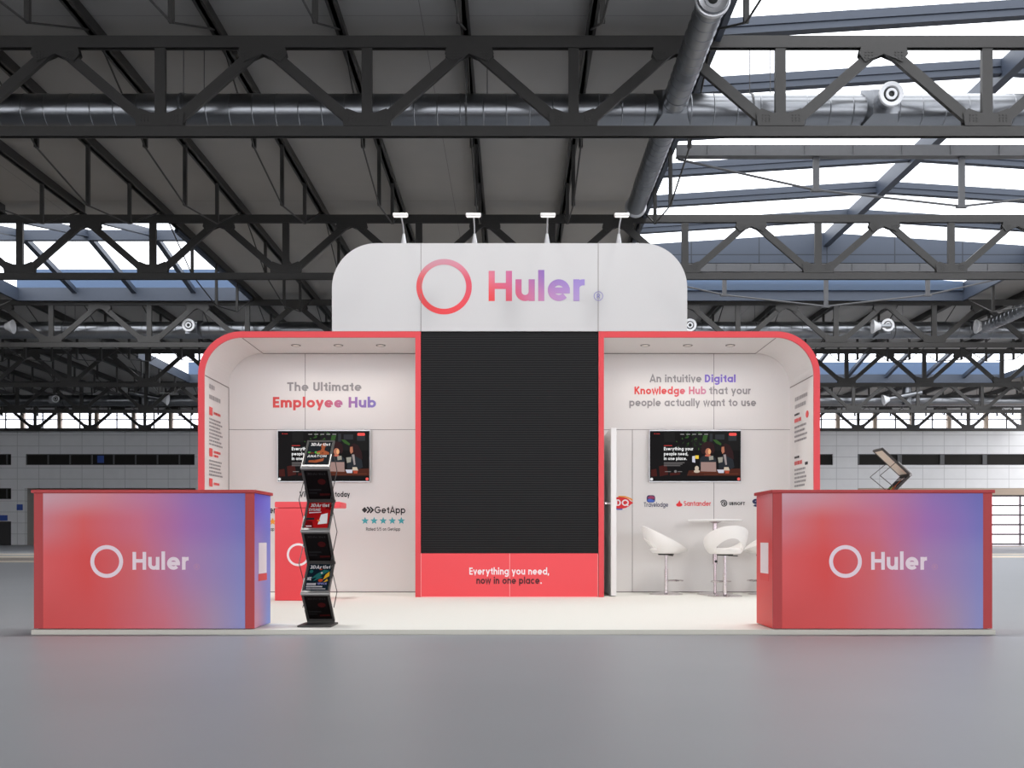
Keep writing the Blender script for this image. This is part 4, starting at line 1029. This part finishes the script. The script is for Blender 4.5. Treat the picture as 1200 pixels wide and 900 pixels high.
        txt('SPACE', .52, .92, .22, .29, LILAC_INK, .2, 'cover_title'); shape('cover_copy', GREY_INK, [[(.05, .2), (.45, .2), (.45, .28), (.05, .28)], [(.05, .12), (.75, .12), (.75, .17), (.05, .17)], [(.05, .05), (.9, .05), (.9, .075), (.05, .075)]])
    return finish_mag(t, loc, rot)
def finish_mag(t, loc, rot):
    global SIDE; SIDE = 1
    t.location = loc; t.rotation_euler = (0, 0, rot); return t
rloc = (X(369.8, 7.68) , 7.67, ZP); make_rack('dark folding magazine rack standing in front of the red pod counter', rloc, 0)
ml = ['magazine with a tan anatomy figure, in the top pocket of the left rack', 'dark magazine in the second pocket down of the left rack', 'red magazine with a slanted white block, in the third pocket of the left rack',
      'dark magazine in the fourth pocket down of the left rack', 'teal and gold magazine in the fifth pocket of the left rack', 'dark magazine in the lowest pocket of the left rack']
for i in range(6): make_mag(i, ml[i], rloc, 0, COVER_IMG[i][0], COVER_IMG[i][1])
ang = R(90); rl2 = Vector((X(1061.5, 8.64), 8.64, ZP)); off = Matrix.Rotation(ang, 3, 'Z') @ Vector((0, 0, 0))
make_rack('folding magazine rack seen from the side, rising behind the right printed counter', rl2, ang)
make_mag(0, 'dark magazine in the top pocket of the rack behind the right counter', rl2, ang, 'space', S(20, 34, 44))
make_mag(1, 'magazine with a tan figure on the back of the rack behind the right counter', rl2, ang, 'anatomy', S(20, 26, 32), True)

# ------------------------------------------------------------------ bar table and stools
TX, TYY = X(838, 12.12), 12.12
t = thing('bar_table', 'white round bar table under the right television', 'table', (TX, TYY, ZP))
ztab = Z(608.8, 12.1)
MB().lathe((TX, TYY, ztab - .022), (0, 0, 1), [(0, 0), (0, .29), (.004, .312), (.018, .315), (.022, .308), (.022, 0)], n=48).build('table_top', W_PURE, t, smooth=True)
cl = MB(); cl.lathe((TX, TYY, ZP), (0, 0, 1), [(.02, .018), (.36, .018), (.36, .027), (ztab - ZP - .03, .027)], n=20); cl.lathe((TX, TYY, ztab - .045), (0, 0, 1), [(0, .03), (.02, .075), (.022, 0)], n=20); cl.build('column', mat('mauve_chrome', S(200, 186, 190), .22, metal=.85), t, smooth=True)
MB().lathe((TX - .0, TYY - .027, ZP + .39), (0, -1, 0), [(0, .006), (.02, .006), (.02, .016), (.036, .016), (.04, 0)], n=16).build('height_knob', BLACK, t, smooth=True)
MB().lathe((TX, TYY, ZP + .001), (0, 0, 1), [(0, .21), (.008, .21), (.02, .15), (.03, .03), (.03, 0)], n=40).build('base', CHROME, t, smooth=True)
def stool_shell(m, thick=.02):
    """tub seat: rim high at the back (-Y), low in front, with a lens-shaped opening low in the back"""
    n, ku, kl, A, v0 = 96, 10, 3, .92, .16
    def surf(a, v):
        c = math.cos(a); hgt = .035 + .275 * ((1 + c) / 2) ** 1.05
        r0, r1 = .16, .228 + .022 * c
        rr = r0 + (r1 - r0) * math.sin(v * math.pi / 2) ** .8
        return Vector((math.sin(a) * rr * 1.04, -math.cos(a) * rr * .94 - .05 * c * v, hgt * v ** 1.1))
    def top_of_hole(a): return v0 + .42 * max(0, math.cos(a / A * math.pi / 2)) ** .8
    ang_ = [-math.pi + 2 * math.pi * i / n for i in range(n)]
    def col(a):
        low = [v0 * j / kl for j in range(kl + 1)]
        vt = top_of_hole(a) if abs(a) < A else v0
        return low, [vt + (1 - vt) * j / ku for j in range(ku + 1)]
    vs, fs = [], []
    def nrm(a, v):
        du = surf(a + .01, v) - surf(a - .01, v); dv = surf(a, min(v + .01, 1)) - surf(a, max(v - .01, 0.001)); return du.cross(dv).normalized()
    cache = {}
    def vid(i, v, s):
        k = (i % n, round(v, 5), s)
        if k not in cache:
            a = ang_[i % n]; cache[k] = len(vs); vs.append(surf(a, v) + nrm(a, max(v, .02)) * (s * thick / 2))
        return cache[k]
    def strip(i, A0, A1):
        for j in range(len(A0) - 1):
            q = [(i, A0[j]), (i + 1, A1[j]), (i + 1, A1[j + 1]), (i, A0[j + 1])]
            fs.append([vid(a, b, 1) for a, b in q]); fs.append([vid(a, b, -1) for a, b in q[::-1]])
    def rim(i, va, vb, flip):
        f = [vid(i, va, 1), vid(i, va, -1), vid(i + 1, vb, -1), vid(i + 1, vb, 1)]; fs.append(f if flip else f[::-1])
    for i in range(n):
        (l0, u0), (l1, u1) = col(ang_[i]), col(ang_[(i + 1) % n])
        strip(i, l0, l1); strip(i, u0, u1); rim(i, 0, 0, True); rim(i, 1, 1, False)
        if u0[0] > v0 + 1e-6 or u1[0] > v0 + 1e-6: rim(i, v0, v0, False); rim(i, u0[0], u1[0], True)
    m.add(vs, [f for f in fs if len(set(f)) == len(f)] + [list(dict.fromkeys(f)) for f in fs if len(set(f)) == 3]); return m
SHELL = mat('white_moulded_plastic', S(246, 243, 240), .35)
def make_stool(loc, rot, label):
    t = thing('bar_stool', label, 'bar stool', (0, 0, 0), 'white tub bar stools')
    SH = .495
    m = stool_shell(MB()); m.v = [(a, b, c + SH) for a, b, c in m.v]
    o = m.build('tub_shell', SHELL, t, smooth=True)
    MB().lathe((0, 0, SH), (0, 0, 1), [(-.012, 0), (-.012, .12), (0.0, .168), (.03, .185), (.05, .176), (.058, .12), (.055, 0)], n=40).build('seat', SHELL, t, smooth=True)
    m = MB(); m.lathe((0, 0, ZP * 0), (0, 0, 1), [(.02, .022), (.3, .022), (.3, .015), (SH - .03, .015)], n=16); m.build('pole', CHROME, t, smooth=True)
    m = MB(); m.lathe((0, 0, SH - .03), (0, 0, 1), [(0, .02), (0, .09), (.017, .095), (.017, 0)], n=20); m.cyl((.05, .02, SH - .03), (.17, .05, SH - .035), .006, n=8); m.build('height_lever', GRAPHITE, t, smooth=True)
    m = MB()
    ps = [(.0, .0, .165), (.05, .03, .165)] + [(x_, y_ + .13, .165) for x_, y_ in arc(0, 0, .115, .07, -30, 210, 16)] + [(-.05, .03, .165), (0, 0, .165)]
    m.tube(ps, .008, n=8); m.build('footrest', CHROME, t, smooth=True)
    MB().lathe((0, 0, .001), (0, 0, 1), [(0, .0), (0, .195), (.008, .195), (.018, .15), (.032, .03), (.032, 0)], n=40).build('base', CHROME, t, smooth=True)
    t.location = loc; t.rotation_euler = (0, 0, rot); return t
make_stool((X(849.5, 11.7), 11.7, ZP), R(8), 'white tub bar stool with its open back to the viewer, before the table')
make_stool((X(780.5, 12.1), 12.1, ZP), R(-88), 'white tub bar stool seen side on, left of the bar table')
make_stool((X(896, 12.1), 12.1, ZP), R(92), 'white tub bar stool mostly hidden behind the right printed counter')

# ================================================================== LIGHT
w = bpy.data.worlds.new('daylight'); SC.world = w; w.use_nodes = True; nt = w.node_tree
bg = nt.nodes['Background']
tc = nt.nodes.new('ShaderNodeTexCoord'); sp = nt.nodes.new('ShaderNodeSeparateXYZ'); rp = nt.nodes.new('ShaderNodeValToRGB')
nt.links.new(tc.outputs['Generated'], sp.inputs[0]); nt.links.new(sp.outputs[2], rp.inputs[0]); nt.links.new(rp.outputs[0], bg.inputs[0])
rp.color_ramp.elements[0].position = 0.0; rp.color_ramp.elements[0].color = (.93, .95, 1, 1); rp.color_ramp.elements[1].position = .6; rp.color_ramp.elements[1].color = (1, 1, 1, 1)
bg.inputs[1].default_value = 3.3
sun = bpy.data.lights.new('sun', 'SUN'); sun.energy = 0.0; sun.angle = R(20)
# unseen area lights added high above the stand to brighten the platform
for (x, y, z, e) in ((-2.6, 8.6, 9.6, 300), (2.6, 8.6, 9.6, 300)):
    o = disc_lamp((x, y, z), e, size=1.2, col=(1, .985, .96)); o.rotation_euler = (R(6), 0, 0)
# floodlight beams
for px_ in (467.7, 554.7, 642.5, 730.7):
    o = disc_lamp((X(px_, 11.1), 11.08, hz1 + .14), 0.5, spot=120, size=.06, blend=.8, col=(1, .97, .95)); o.rotation_euler = (R(22), 0, 0)

# ================================================================== CAMERA
cam = bpy.data.cameras.new('camera'); co = bpy.data.objects.new('camera', cam); COL.objects.link(co)
co.location = (0, 0, EYE); co.rotation_euler = (R(90), 0, 0)
cam.sensor_width = 36; cam.lens = 36.0; cam.shift_x = -1 / 1200; cam.shift_y = 180 / 1200; cam.clip_end = 400
SC.camera = co
SC.view_settings.view_transform = 'Standard'; SC.view_settings.look = 'None'; SC.view_settings.gamma = 1; SC.view_settings.exposure = 0.0
SC.view_settings.use_curve_mapping = False
SC.cycles.max_bounces = 8; SC.cycles.diffuse_bounces = 5; SC.cycles.transparent_max_bounces = 12; SC.cycles.caustics_reflective = False; SC.cycles.caustics_refractive = False
SC.cycles.sample_clamp_indirect = 6.0
